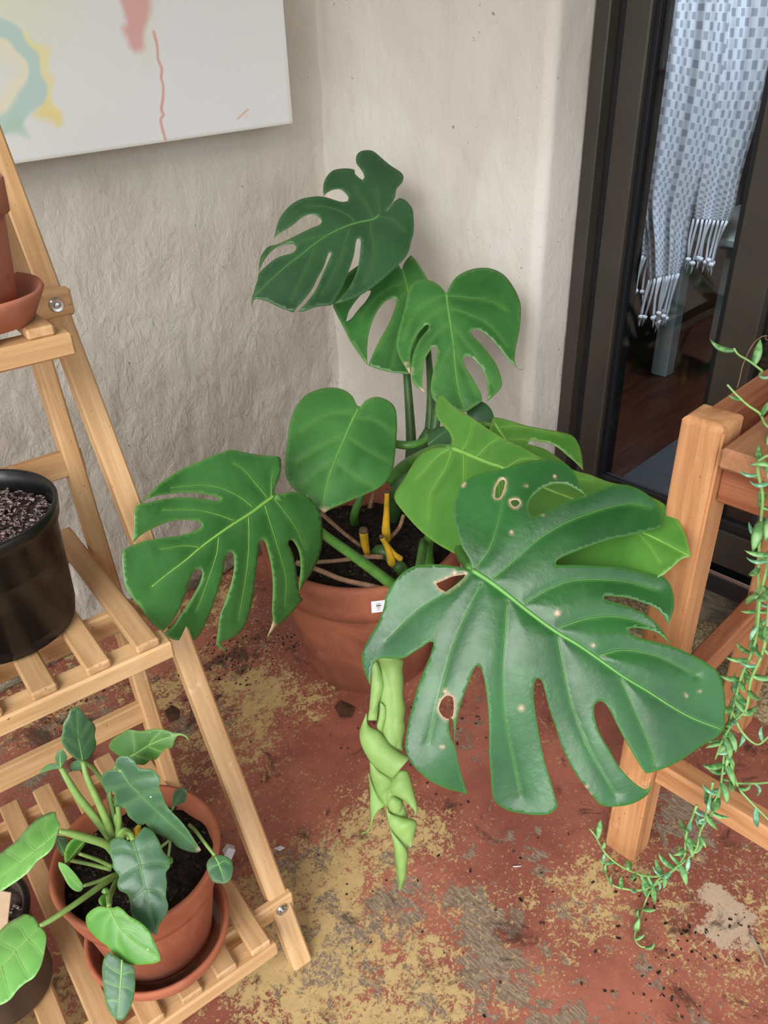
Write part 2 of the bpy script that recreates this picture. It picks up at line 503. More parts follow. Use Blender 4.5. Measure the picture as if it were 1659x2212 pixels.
# the room behind the glass
tag(box('floor_inside', (.20, -3.2, .06), (3.4, 1.6, .10), M['redwood'], bevel=0), kind='structure', label='red-brown timber floor behind the glass door')
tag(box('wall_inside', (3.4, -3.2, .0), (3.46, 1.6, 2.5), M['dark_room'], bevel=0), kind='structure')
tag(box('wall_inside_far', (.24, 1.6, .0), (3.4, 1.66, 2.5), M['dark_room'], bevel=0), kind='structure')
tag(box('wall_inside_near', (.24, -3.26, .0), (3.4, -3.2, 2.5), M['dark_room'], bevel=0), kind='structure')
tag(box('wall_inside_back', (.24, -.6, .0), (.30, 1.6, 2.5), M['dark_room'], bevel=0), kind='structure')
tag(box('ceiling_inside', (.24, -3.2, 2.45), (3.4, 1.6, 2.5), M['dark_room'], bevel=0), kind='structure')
rug = box('floor_mat', (.36, -2.4, .10), (2.6, -.575, .108), M['rug'], bevel=.003)
tag(rug, 'flat grey mat on the timber floor behind the glass door', 'mat')
# ================================================================ painting
def paint_mat():
    k = NT('painted_canvas', .7, .3)
    v = k.coord()
    k.col(k.attr('paint'))
    k.normal(k.bump(k.noise(v, 420, 2, .5), .08, .001))
    return k.m
M['canvas'] = flat('bare_canvas_edge', 'd9d5cb', .8, .2, .05, 30)
PT, PY = .034, -.066
c0 = on_y(632, 265, PY)
px1, pz0 = c0[0], (c0[2]+on_y(20, 357, PY)[2])/2
px0, pz1 = -1.25, 1.95
painting = empty('abstract_painting', (-.6, -.01, pz0), label='large pale abstract canvas with pink drip and teal arc on the left wall', cat='painting')
box('stretcher', (px0, PY+.0015, pz0), (px1, PY+PT, pz1), M['canvas'], painting, .002)
def img1(x, y):                                    # crop coordinates -> canvas coordinates
    p = on_y(x/2.37, y/2.37, PY-.002); return (p[0], p[2])
def poly_mask(X, Z, pts, soft):
    P = np.array([img1(*p) for p in pts])
    inside = np.zeros(X.shape, bool); dmin = np.full(X.shape, 9.0)
    n = len(P)
    for i in range(n):
        a, b = P[i], P[(i+1) % n]
        cond = ((a[1] > Z) != (b[1] > Z))
        with np.errstate(divide='ignore', invalid='ignore'):
            xi = (b[0]-a[0])*(Z-a[1])/(b[1]-a[1]+1e-12)+a[0]
        inside ^= cond & (X < xi)
        t = np.clip(((X-a[0])*(b[0]-a[0])+(Z-a[1])*(b[1]-a[1]))/(((b-a)**2).sum()+1e-12), 0, 1)
        dmin = np.minimum(dmin, np.hypot(X-a[0]-t*(b[0]-a[0]), Z-a[1]-t*(b[1]-a[1])))
    sd_ = np.where(inside, dmin, -dmin)
    return np.clip(sd_/soft*.5+.5, 0, 1)
def line_mask(X, Z, pts, w, soft):
    P = np.array([img1(*p) for p in catmull(pts, 4)])
    dmin = np.full(X.shape, 9.0)
    for a, b in zip(P[:-1], P[1:]):
        t = np.clip(((X-a[0])*(b[0]-a[0])+(Z-a[1])*(b[1]-a[1]))/(((b-a)**2).sum()+1e-12), 0, 1)
        dmin = np.minimum(dmin, np.hypot(X-a[0]-t*(b[0]-a[0]), Z-a[1]-t*(b[1]-a[1])))
    return np.clip((w-dmin)/soft+.5, 0, 1)
xs = np.concatenate([np.linspace(px0, -.93, 30), np.linspace(-.927, px1, 420)])
zz = np.concatenate([np.linspace(pz0, pz0+.36, 190), np.linspace(pz0+.365, pz1, 60)])
X, Z = np.meshgrid(xs, zz, indexing='ij')
def cl(h): return np.array(srgb(h))
wav = .006*np.sin(X*90+Z*40)+.005*np.sin(Z*130-X*60)
C = np.ones(X.shape+(3,))*cl('e6e6e6')
def over(C, m, col, a=1.0): return C*(1-(m*a)[..., None]) + cl(col)*(m*a)[..., None]
C = over(C, poly_mask(X, Z+wav, [(-200, -300), (620, -300), (560, 200), (330, 520), (200, 640), (-200, 700)], .12), 'dfe3d6', .55)
C = over(C, poly_mask(X+wav, Z, [(-200, -300), (260, -300), (220, 60), (120, 110), (0, 130), (-200, 120)], .07), 'e2e4bd', .7)
C = over(C, line_mask(X+wav, Z, [(150, 200), (230, 300), (255, 380), (235, 480), (270, 560), (280, 620)], .010, .008), 'ebe2a8', .85)
C = over(C, poly_mask(X+wav*.5, Z, [(215, 470), (250, 540), (290, 570), (300, 610), (285, 640), (250, 625), (190, 585)], .008), 'ecd98f', .9)
C = over(C, line_mask(X+wav, Z, [(-30, 190), (60, 240), (110, 330), (110, 430), (60, 500), (0, 560)], .014, .02), 'efe6c4', .7)
C = over(C, line_mask(X+wav*.8, Z, [(-40, 130), (60, 170), (140, 260), (180, 360), (185, 450), (150, 530), (80, 590), (20, 640)], .0150, .006), 'bcd6ce', .95)
C = over(C, poly_mask(X+wav*.5, Z, [(60, 570), (120, 600), (138, 705), (100, 690), (20, 665), (30, 620)], .007), 'b6d3c0', .95)
C = over(C, poly_mask(X+wav*.4, Z, [(720, -100), (790, -50), (790, 160), (780, 300), (740, 340), (700, 280)], .012), 'e2e2d2', .8)
C = over(C, poly_mask(X+wav*.35, Z, [(600, -200), (610, 0), (640, 60), (645, 110), (622, 145), (628, 175), (650, 200), (668, 240), (690, 268), (720, 262), (742, 235), (746, 170), (757, 120), (762, 60), (770, 0), (780, -200)], .006), 'dcaaa3', .95)
C = over(C, line_mask(X+wav*.15, Z, [(792, 165), (808, 240), (815, 300), (832, 350), (826, 400), (838, 440), (836, 500), (826, 560), (838, 590), (826, 610), (838, 660), (850, 715)], .0026, .0018), 'dba79b', .95)
C = over(C, line_mask(X, Z, [(1220, 608), (1245, 585), (1272, 560)], .0018, .0016), 'e2b4a4', .9)
C = over(C, line_mask(X, Z, [(1255, 605), (1268, 590)], .001, .0016), 'e2b4a4', .6)
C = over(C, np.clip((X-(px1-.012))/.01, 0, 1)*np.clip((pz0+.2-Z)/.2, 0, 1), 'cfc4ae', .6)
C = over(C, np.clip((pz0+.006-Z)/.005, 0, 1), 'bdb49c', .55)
C *= 0.93
nx, nz = X.shape
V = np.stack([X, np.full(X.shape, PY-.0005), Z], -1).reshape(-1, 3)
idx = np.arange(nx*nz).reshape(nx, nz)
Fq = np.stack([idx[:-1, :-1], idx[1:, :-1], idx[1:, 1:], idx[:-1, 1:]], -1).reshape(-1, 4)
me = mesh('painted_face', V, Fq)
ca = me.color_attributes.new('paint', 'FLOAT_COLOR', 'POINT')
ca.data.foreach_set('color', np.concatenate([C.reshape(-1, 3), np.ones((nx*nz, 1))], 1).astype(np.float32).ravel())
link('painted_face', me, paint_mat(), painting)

# ================================================================ plant stand
M['pine_z'] = wood('pine_leg', 'dbb585', 'bd9060', 2, 1.0, .5, wear='d8bf9c')
M['pine_x'] = wood('pine_rail', 'dcae72', 'bd8750', 0, 1.0, .5, wear='cfb28b')
M['pine_y'] = wood('pine_slat', 'cda578', 'a98257', 1, 1.0, .52, wear='8f7355')
FOOT = on_z(650, 2080, 0)
stand = empty('plant_stand', FOOT, R(-8), label='slatted pine three-tier folding plant stand against the left wall', cat='plant stand')
def sl(u, v, z): return (u, v, z)
LK = .53
WID = -.66
for u in (0.0, WID):
    bar('front_leg', (u, 0.0, 0.0), (u, LK*1.2, 1.2), .030, .026, M['pine_z'], stand, (1, 0, 0), .003, local=True)
for u in (-.034, WID+.034):
    bar('rear_leg', (u, .325, 0.0), (u, .325+.165*.86, .86), .024, .030, M['pine_z'], stand, (1, 0, 0), .003, local=True)
def in_stand(x, y, u):                              # picture point -> stand coordinates on the plane u
    a = R(8); U = np.array([math.cos(a), -math.sin(a), 0]); Vv = np.array([math.sin(a), math.cos(a), 0])
    r = ray(x, y); t = (FOOT@U+u-CAM@U)/(r@U); P = CAM+r*t; return (u, float((P-FOOT)@Vv), float(P[2]))
bar('locking_arm', in_stand(50, 612, -.048), in_stand(-30, 400, -.048), .020, .026, M['pine_z'], stand, (1, 0, 0), .002, local=True)
bar('crossbar', (WID+.02, .325+.165*.25, .255), (-.02, .325+.165*.25, .255), .036, .016, M['pine_z'], stand, (0, .15, 1), .002, local=True)
bar('crossbar', (WID+.02, .325+.165*.66, .675), (-.02, .325+.165*.66, .675), .036, .016, M['pine_z'], stand, (0, .15, 1), .002, local=True)
bolt_me = lathe_mesh('bolt', [(0.0001, .006), (.0035, .0055), (.0035, .003), (.0045, .004), (.008, .0045), (.0095, .002), (.0095, 0)], 20)
def shelf(name, zt, v0, v1, us, legv, rail_u=-.036):
    """one tier: name used as a part label, zt = top of the slats"""
    rail = bar('front_rail', (WID+.04, v0+.014, zt-.012-.013), (rail_u, v0+.014, zt-.012-.013), .026, .034, M['pine_z'], stand, (0, 0, 1), .003, local=True)
    bk = bar('back_rail', (WID+.05, v1-.03, zt-.012-.013), (rail_u-.01, v1-.03, zt-.012-.013), .026, .02, M['pine_z'], stand, (0, 0, 1), .002, local=True)
    br = bar('pivot_rail', (WID-.02, legv, zt-.012-.017), (.020, legv, zt-.012-.017), .036, .014, M['pine_z'], stand, (0, 0, 1), .003, local=True)
    b = link('bolt', bolt_me, M['steel'], br, local=True)
    # bolt sits on the front face of the pivot rail, where the leg crosses
    L = (.020-(WID-.02))/2
    yl = [(.0, s*.0075, L-.022) for s in (1, -1)]
    wm = br.matrix_basis
    pick = min(yl, key=lambda q: (wm @ Vector(q))[1])
    b.location = pick
    b.rotation_euler = (R(-90), 0, 0) if pick[1] > 0 else (R(90), 0, 0)
    sm = box_mesh('slat', .030, v1-v0, .012, .0025)
    sm.materials.append(M['pine_y'])
    for u in us:
        s = link('slat', sm, None, stand, local=True)
        s.location = (u, (v0+v1)/2, zt-.006)
        s.rotation_euler = (0, 0, random.uniform(-.006, .006))
ZB, ZM, ZT = .122, .548, .915
shelf('bottom', ZB, -.012, .45, [-.058-.0515*i for i in range(12)], ZB*LK-.022)
shelf('middle', ZM, .160, .487, [-.065-.0625*i for i in range(10)], ZM*LK-.026)
shelf('top', ZT, .275, .56, [-.068-.0625*i for i in range(10)], ZT*LK-.034)

# ================================================================ pots on the stand
def terracotta(name, a, b, stain, s=1.0):
    k = NT(name, .78, .25)
    v = k.coord()
    n = k.noise(v, 7*s, 6, .6, .5)
    c = k.mix(k.ramp(n, .32, .68), srgb(a), srgb(b))
    w = k.noise(k.coord((1, 1, .35)), 11*s, 7, .68, .7, 4.0)
    c = k.mix(k.ramp(w, .60, .78, 0, .65), c, srgb(stain))
    g = k.noise(v, 55*s, 5, .6, .2, 2.0)
    c = k.mix(k.ramp(g, .6, .75, 0, .35), c, srgb('5a3222'))
    k.col(c)
    k.normal(k.bump(k.noise(v, 90*s, 5, .6), .18, .003))
    return k.m
M['terra'] = terracotta('weathered_terracotta', '7a4634', '9d6045', '9f8c84')
M['terra_b'] = terracotta('orange_terracotta', '96533a', 'b06c4e', 'b08c78')
M['terra_p'] = terracotta('pink_terracotta', 'a5674f', 'b97a62', 'b9907c')
M['black_plastic'] = (lambda k: (k.col(k.mix(k.ramp(k.noise(k.coord((1, 1, .5)), 9, 6, .7, .7), .5, .8, 0, .55), srgb('0c0d0f'), srgb('2a2928'))), k.rough(k.ramp(k.noise(k.coord(), 12, 4, .6), .3, .7, .22, .42)), k.m)[-1])(NT('black_nursery_plastic', .3, .5))
M['soil'] = (lambda k: (k.col(k.mix(k.ramp(k.noise(k.coord(), 60, 6, .7), .35, .7), srgb('0f0c0a'), srgb('3a2e26'))), k.normal(k.bump(k.noise(k.coord(), 110, 6, .7), 1.0, .01)), k.m)[-1])(NT('dark_potting_soil', .95, .2))
M['soil_dry'] = (lambda k: (k.col(k.mix(k.ramp(k.noise(k.coord(), 60, 6, .7), .35, .7), srgb('2c2320'), srgb('5b4b45'))), k.normal(k.bump(k.noise(k.coord(), 110, 6, .7), 1.0, .01)), k.m)[-1])(NT('dry_potting_mix', .95, .2))
M['chip'] = (lambda k: (k.col(k.mix(k.ramp(k.noise(k.geo(), 330, 2, .6), .36, .68), srgb('33282a'), srgb('a5918a'))), k.m)[-1])(NT('bark_chips', .9, .2))
M['chip_dk'] = (lambda k: (k.col(k.mix(k.ramp(k.noise(k.geo(), 150, 3, .6), .4, .75), srgb('14100d'), srgb('5b4d42'))), k.m)[-1])(NT('dark_soil_crumbs', .9, .2))

def soil_disc(name, cx, cy, z, r, mat, parent, amp=.004, rise=.0):
    V, F = [(cx, cy, z+rise)], []
    nr, na = 14, 48
    for i in range(1, nr+1):
        for j in range(na):
            a = 2*math.pi*j/na; q = r*i/nr
            x, y = cx+q*math.cos(a), cy+q*math.sin(a)
            V.append((x, y, z+rise*(1-(i/nr)**2)+amp*fr(x, y, 0, 45)))
    for j in range(na): F.append((0, 1+j, 1+(j+1) % na))
    for i in range(nr-1):
        for j in range(na):
            a = 1+i*na+j; b = 1+i*na+(j+1) % na
            F.append((a, a+na, b+na, b))
    return link(name, mesh(name, V, F), mat, parent, smooth=True)

def chips(name, cx, cy, z, r, count, size, mat, parent, amp=.003, seed=1):
    g = Geo(); rd = random.Random(seed)
    for _ in range(count):
        q = r*math.sqrt(rd.random()); a = rd.random()*6.283
        s = size*rd.uniform(.5, 1.5)
        c = Vector((cx+q*math.cos(a), cy+q*math.sin(a), z+rd.uniform(0, amp)))
        e = Matrix.Rotation(rd.random()*6.28, 3, 'Z') @ Matrix.Rotation(rd.uniform(-.8, .8), 3, 'X')
        l, w, h = s, s*rd.uniform(.25, .6), s*rd.uniform(.08, .22)
        P = [Vector((x*l*rd.uniform(.5, 1), y*w*rd.uniform(.4, 1), zz_*h)) for x in (-1, 1) for y in (-1, 1) for zz_ in (-1, 1)]
        g.add([tuple(c+e @ p) for p in P], [(0, 1, 3, 2), (4, 6, 7, 5), (0, 4, 5, 1), (2, 3, 7, 6), (0, 2, 6, 4), (1, 5, 7, 3)])
    o = g.build(name, mat, parent, smooth=False)
    return tag(o, kind='stuff')

# black nursery pot, middle shelf
bx, by = -1.07, -.572
BP = empty('nursery_pot', (bx, by, ZM), label='big black plastic pot of dry bark mix on the middle shelf', cat='plant pot')
hb = .168
prof = [(.004, .002), (.080, .002), (.085, .004), (.0865, .014), (.094, hb-.022), (.0985, hb-.021), (.101, hb-.002), (.0995, hb), (.0955, hb-.001), (.0935, hb-.02), (.088, .02), (.004, .016)]
po = link('pot_body', lathe_mesh('pot_body', [(r, z+.001) for r, z in prof], 72), M['black_plastic'], BP, local=True, smooth=True)
soil_disc('soil', bx, by, ZM+hb-.028, .0925, M['soil_dry'], BP, .005)
chips('bark_chips', bx, by, ZM+hb-.027, .089, 1100, .0031, M['chip'], BP, .006, 3)

# terracotta pot and saucer, top shelf (only the edge shows)
TS = empty('terracotta_saucer', (-1.0, -.62, ZT), label='pinkish terracotta saucer under the pot on the top shelf', cat='saucer')
tcx, tcy = on_z(-62, 640, ZT+.03)[:2]
TS.location = (tcx, tcy, ZT)
link('saucer_body', lathe_mesh('saucer_body', [(.002, .001), (.058, .001), (.072, .026), (.075, .032), (.0735, .036), (.070, .034), (.064, .024), (.054, .008), (.002, .007)], 64), M['terra_p'], TS, local=True, smooth=True)
TPT = empty('terracotta_pot', (tcx, tcy, ZT+.007), label='plain pinkish terracotta pot at the left edge on the top shelf', cat='plant pot')
link('pot_body', lathe_mesh('pot_body', [(.002, .0012), (.044, .0012), (.0545, .105), (.0605, .106), (.0625, .137), (.061, .14), (.057, .138), (.054, .10), (.046, .02), (.002, .018)], 64), M['terra_p'], TPT, local=True, smooth=True)
soil_disc('soil', tcx, tcy, ZT+.007+.118, .0545, M['soil'], TPT)

# terracotta saucer with water, bottom shelf
lx, ly = -1.072, -.805
SA = empty('terracotta_saucer', (lx, ly, ZB), label='orange terracotta saucer holding water on the bottom shelf', cat='saucer')
link('saucer_body', lathe_mesh('saucer_body', [(.002, .001), (.078, .001), (.091, .024), (.0945, .036), (.095, .042), (.0925, .0455), (.0885, .043), (.0855, .03), (.076, .009), (.002, .008)], 72), M['terra_b'], SA, local=True, smooth=True)
def water():
    k = NT('still_water', .03, .5); k.b.inputs['Transmission Weight'].default_value = .95; k.b.inputs['IOR'].default_value = 1.33
    k.col((.62, .42, .3)); return k.m
wt = lathe_mesh('water', [(.0001, .018), (.0805, .018)], 64)
link('water', wt, water(), SA, local=True, smooth=True)
# ================================================================ slatted timber table
M['teak_z'] = wood('teak_leg', 'cf9a6a', 'a56f46', 2, .8, .58, wear='d6ad84')
M['teak_d'] = wood('teak_rail', 'ad7450', '84492f', 2, .9, .6, wear='7a4a35')
M['teak_s'] = wood('teak_board', 'b98561', '92603f', 2, .8, .6, wear='80704f')
tx0, ty0 = -.440, -1.116
LEG = .052
table = empty('timber_table', (tx0, ty0, 0), label='weathered orange timber slat table by the glass door', cat='table')
def leg_mesh():
    bm = bmesh.new()
    bmesh.ops.create_cube(bm, size=1)
    bmesh.ops.scale(bm, vec=(LEG, LEG, .785), verts=bm.verts)
    top = [e for e in bm.edges if e.verts[0].co.z > .39 and e.verts[1].co.z > .39]
    rest = [e for e in bm.edges if e not in top]
    bmesh.ops.bevel(bm, geom=top, offset=.009, segments=4, affect='EDGES', profile=.5)
    ed = [e for e in bm.edges if abs(e.verts[0].co.z-e.verts[1].co.z) > .1]
    bmesh.ops.bevel(bm, geom=ed, offset=.003, segments=2, affect='EDGES')
    me = bpy.data.meshes.new('leg'); bm.to_mesh(me); bm.free(); return me
lm = leg_mesh(); lm.materials.append(M['teak_z'])
TY1 = -1.95
BX = -.058
for (x, y) in ((tx0, ty0), (BX, ty0-.005), (tx0, TY1), (BX, TY1)):
    o = link('leg', lm, None, table, local=False)
    o.location = (x+LEG/2, y-LEG/2, .3925)
    attach(o, table)
# top side rails along x, front and back aprons along y
bar('side_rail', (tx0+LEG, ty0-.020, .752), (BX, ty0-.020, .752), .05, .030, M['teak_d'], table, (0, 0, 1), .004)
bar('side_rail', (tx0+LEG, TY1-.026, .752), (BX, TY1-.026, .752), .05, .030, M['teak_d'], table, (0, 0, 1), .004)
bar('front_apron', (tx0+.028, ty0-LEG, .712), (tx0+.028, TY1, .712), .06, .026, M['teak_d'], table, (0, 0, 1), .003)
bar('back_apron', (BX+.026, ty0-LEG, .712), (BX+.026, TY1, .712), .06, .026, M['teak_d'], table, (0, 0, 1), .003)
nb = 8; y0 = ty0-LEG-.006; pitch = (y0-TY1)/nb
for i in range(nb):
    ya = y0-i*pitch
    bar('table_board', (tx0-.02, ya-pitch/2+.003, .757), (BX+LEG-.006, ya-pitch/2+.003, .757), pitch-.008, .026, M['teak_s'], table, (0, 1, 0), .004)
# lower stretchers
zs0 = .205
bar('stretcher', (tx0+.030, ty0-LEG, zs0), (tx0+.030, TY1, zs0), .042, .034, M['teak_z'], table, (0, 0, 1), .003)
bar('stretcher', (tx0+LEG, ty0-.027, .30), (BX, ty0-.027, .30), .040, .032, M['teak_d'], table, (0, 0, 1), .003)
bar('stretcher', (BX+.026, ty0-LEG, .25), (BX+.026, TY1, .25), .04, .03, M['teak_z'], table, (0, 0, 1), .003)
# ================================================================ leaves
def leaf_mat(name, dark, light, edge, rough=.34, under='7fa566', spots=0.0, trans=.12):
    k = NT(name, rough, .42)
    v = k.coord()
    a = k.sep(k.attr('lf'))                      # R edge, G insect damage, B near a vein
    n = k.noise(v, 9, 5, .55, .4)
    c = k.mix(k.ramp(n, .3, .7), srgb(dark), srgb(light))
    fine = k.noise(v, 130, 4, .6)
    c = k.mix(k.ramp(fine, .62, .74, 0, .22), c, srgb(dark))
    c = k.mix(k.math('MULTIPLY', a[2], .22), c, srgb(edge))
    c = k.mix(k.math('MULTIPLY', a[0], .38), c, srgb(edge))
    c = k.mix(a[1], c, srgb('c9a98c'))
    if spots:
        d = k.voro(v, spots, 'Distance')
        cc = k.sep(k.voro(v, spots, 'Color'))
        m = k.math('MULTIPLY', k.ramp(d, .030, .042, 1, 0), k.math('GREATER_THAN', cc[0], .72))
        c = k.mix(m, c, srgb('ded7b8'))
    g = k.n('ShaderNodeNewGeometry')
    c = k.mix(k.math('MULTIPLY', g.outputs['Backfacing'], .0), c, srgb(under))
    k.col(c)
    k.rough(k.ramp(k.noise(v, 22, 4, .6), .3, .7, rough-.05, rough+.09))
    k.normal(k.bump(k.math('ADD', k.noise(v, 70, 4, .6), k.math('MULTIPLY', k.noise(v, 16, 3, .5), 1.6)), .12, .004))
    if trans:
        out = [x for x in k.t.nodes if x.type == 'OUTPUT_MATERIAL'][0]
        tl = k.n('ShaderNodeBsdfTranslucent'); k.set(tl.inputs[0], k.mix(.5, c, srgb('9ecb3c')))
        mx = k.n('ShaderNodeMixShader'); mx.inputs[0].default_value = trans
        k.t.links.new(k.b.outputs[0], mx.inputs[1]); k.t.links.new(tl.outputs[0], mx.inputs[2])
        k.t.links.new(mx.outputs[0], out.inputs[0])
    return k.m

def parse(s):
    pts, cor = [], []
    for w in s.split():
        c = w.endswith('*'); x, y = w.rstrip('*').split(',')
        pts.append((float(x), float(y))); cor.append(c)
    return np.array(pts), cor

def smooth_outline(pts, cor, step):
    n = len(pts)
    out = []
    for i in range(n):
        p1, p2 = pts[i], pts[(i+1) % n]
        p0 = pts[i-1] if not cor[i] else p1-(p2-p1)*.5
        p3 = pts[(i+2) % n] if not cor[(i+1) % n] else p2+(p2-p1)*.5
        m = max(1, int(round(np.linalg.norm(p2-p1)/step)))
        for j in range(m):
            t = j/m
            out.append(.5*((2*p1)+(-p0+p2)*t+(2*p0-5*p1+4*p2-p3)*t*t+(-p0+3*p1-3*p2+p3)*t**3))
    return np.array(out)

def inside_poly(P, poly):
    x, y = P[:, 0], P[:, 1]; r = np.zeros(len(P), bool)
    q = np.roll(poly, -1, 0)
    for a, b in zip(poly, q):
        cnd = (a[1] > y) != (b[1] > y)
        if cnd.any(): r ^= cnd & (x < (b[0]-a[0])*(y-a[1])/(b[1]-a[1]+1e-12)+a[0])
    return r

def seg_dist(P, line, closed=False):
    L = np.array(line); A = L if closed else L[:-1]; B = np.roll(L, -1, 0) if closed else L[1:]
    d = np.full(len(P), 1e9)
    for a, b in zip(A, B):
        e = b-a; t = np.clip(((P-a)@e)/((e@e)+1e-9), 0, 1)
        d = np.minimum(d, np.hypot(P[:, 0]-a[0]-t*e[0], P[:, 1]-a[1]-t*e[1]))
    return d

class Crop:
    def __init__(s, x0, y0, k): s.x0, s.y0, s.k = x0, y0, k
    def __call__(s, P): return np.array(P, float)/s.k+np.array([s.x0, s.y0])
C2, C5, C6, C7 = Crop(500, 280, 2.5136), Crop(0, 1480, 2.37), Crop(250, 800, 2.212), Crop(780, 840, 2.0232)

class Surf:
    """a curved leaf blade: plane through base, tip and a third point, bent by h(u, v)"""
    def __init__(s, base, tip, third, bend):
        P0, P1, P2 = [at(*q) for q in (base, tip, third)]
        s.P0 = P0; s.L = np.linalg.norm(P1-P0); s.ev = (P1-P0)/s.L
        n = np.cross(s.ev, P2-P0); n /= np.linalg.norm(n)
        if n @ (CAM-P0) < 0: n = -n
        s.n = n; s.eu = np.cross(n, s.ev); s.b = bend
        s.px = None
    def h(s, u, v, puff=0.0):
        b = s.b; L = s.L
        a = u/L; t = v/L
        r = np.where(a > 0, b.get('r', b.get('d', 0)), b.get('l', b.get('d', 0)))
        return L*(-r*a*a/(1+.6*np.abs(a)) + b.get('v', 0)*np.abs(a)/(1+2*np.abs(a)) - b.get('t', 0)*np.maximum(t, 0)**2
                  - b.get('tl', 0)*np.maximum(np.abs(a)-.25, 0)*2 + b.get('w', 0)*np.sin(t*b.get('wf', 14)+np.sign(a)*b.get('wp', 0))*np.abs(a)) + puff
    def solve(s, px, puff=0.0):
        px = np.atleast_2d(px)
        r = CF[None]+np.outer((px[:, 0]-W/2)/FPX, CR)-np.outer((px[:, 1]-H/2)/FPX, CU)
        rn = r@s.n; c0 = (s.P0-CAM)@s.n
        hh = np.zeros(len(px))
        for _ in range(14):
            t = (c0+hh)/rn
            P = CAM+r*t[:, None]; q = P-s.P0
            hh = .4*hh+.6*s.h(q@s.eu, q@s.ev, puff)
        t = (c0+hh)/rn
        return CAM+r*t[:, None]

SIDE = {}
def leaf(parent, mat, vmat, crop, out, base, tip, third, bend=None, mid=None, veins=(), holes=(), step=7., puff=.0025, pw=9., thick=.0007, mw=2.6, vw=1.1, name='leaf', edge=2.2, label=None, dmg=None, eaten=False):
    bend = bend or {}
    S = Surf(base, tip, third, bend)
    pts, cor = parse(out)
    O = smooth_outline(crop(pts), cor, step)
    Hs = [smooth_outline(crop(parse(h)[0]), parse(h)[1], step*.6) for h in holes]
    vl = []
    if mid is not None: vl.append(np.array(catmull(crop(parse(mid)[0]), 6)))
    for q in veins: vl.append(np.array(catmull(crop(parse(q)[0]), 6)))
    lo, hi = O.min(0), O.max(0)
    gx, gy = np.meshgrid(np.arange(lo[0], hi[0], step), np.arange(lo[1], hi[1], step*.87), indexing='ij')
    gx = gx+(np.arange(gx.shape[1]) % 2)[None]*step*.5
    G = np.stack([gx.ravel(), gy.ravel()], 1)
    rr = np.random.default_rng(3); G = G+rr.uniform(-.12, .12, G.shape)*step
    G = G[inside_poly(G, O)]
    for h in Hs: G = G[~inside_poly(G, h)]
    d = seg_dist(G, O, True)
    for h in Hs: d = np.minimum(d, seg_dist(G, h, True))
    G = G[d > step*.55]
    loops = [O]+Hs
    allp = np.concatenate(loops+[G]); edges = []; k = 0
    for l in loops:
        n = len(l); edges += [(k+i, k+(i+1) % n) for i in range(n)]; k += n
    vv, ee, ff, *_ = delaunay_2d_cdt([Vector(p) for p in allp], edges, [], 0, 1e-4)
    P2 = np.array([(p.x, p.y) for p in vv]); T = np.array([f[:] for f in ff])
    cen = P2[T].mean(1)
    keep = inside_poly(cen, O)
    for h in Hs: keep &= ~inside_poly(cen, h)
    T = T[keep]
    used = np.unique(T); rm = -np.ones(len(P2), int); rm[used] = np.arange(len(used)); P2 = P2[used]; T = rm[T]
    dv = np.full(len(P2), 1e3)
    for l in vl: dv = np.minimum(dv, seg_dist(P2, l))
    pf = puff*(1-np.exp(-dv/pw)) if vl else 0.0
    P = S.solve(P2, pf)
    # orient towards the viewer side of the blade
    a, b, c = P[T[:, 0]], P[T[:, 1]], P[T[:, 2]]
    nn = np.cross(b-a, c-a); fl_ = (nn@S.n) < 0
    T[fl_] = T[fl_][:, ::-1]
    nn[fl_] *= -1
    vn = np.zeros_like(P)
    for j in range(3): np.add.at(vn, T[:, j], nn)
    vn /= np.linalg.norm(vn, axis=1)[:, None]+1e-12
    N = len(P)
    Q = P-vn*thick
    ec = {}
    for t in T:
        for i in range(3):
            e = (t[i], t[(i+1) % 3]); ec[e] = 1
    bnd = [(i, j) for (i, j) in ec if (j, i) not in ec]
    F = [tuple(t) for t in T]+[tuple(t[::-1]+N) for t in T]+[(j, i, i+N, j+N) for i, j in bnd]
    me = mesh(name, np.concatenate([P, Q]), F)
    at_ = np.zeros((2*N, 4), np.float32); at_[:, 3] = 1
    do = seg_dist(P2, O, True)
    ra = np.exp(-(do/edge)**2)
    dh = np.full(N, 1e3)
    for h in Hs: dh = np.minimum(dh, seg_dist(P2, h, True))
    gb = np.clip(1.3*np.exp(-(dh/3.4)**2), 0, 1)*(1.0 if eaten else 0.0)
    if dmg:
        for (x, y, r_) in dmg:
            p = crop([(x, y)])[0]; gb = np.maximum(gb, np.clip(1.6*np.exp(-(np.hypot(*(P2-p).T)/(r_*.8))**2), 0, 1))
    bb = np.exp(-(dv/4.0)**2)
    for s_ in (0, N): at_[s_:s_+N, 0] = ra; at_[s_:s_+N, 1] = gb; at_[s_:s_+N, 2] = bb
    ca = me.color_attributes.new('lf', 'FLOAT_COLOR', 'POINT'); ca.data.foreach_set('color', at_.ravel())
    o = link(name, me, mat, parent, smooth=True)
    if label: o['label'] = label
    pxm = depth(S.P0)/FPX
    if vl:
        def along(l, w0, w1, nm, lift):
            l = np.array(l); Pm = S.solve(l, 0.0)+S.n*lift
            m = len(Pm); 
            return tube_geo(Pm, list(np.linspace(w0, w1, m)), 6, .55, S.n)
        if mid is not None:
            V, F = along(vl[0], mw*pxm, mw*pxm*.22, 'midrib', puff*.25)
            link('midrib', mesh('midrib', V, F), vmat, o, smooth=True)
            side = vl[1:]
        else: side = vl
        if side:
            g = Geo()
            for l in side:
                V, F = along(l, vw*pxm, vw*pxm*.3, 'v', puff*.42); g.add(V, F)
            sv_ = g.build('side_veins', SIDE.get(vmat.name, vmat), o); sv_['kind'] = 'stuff'
    return o, S

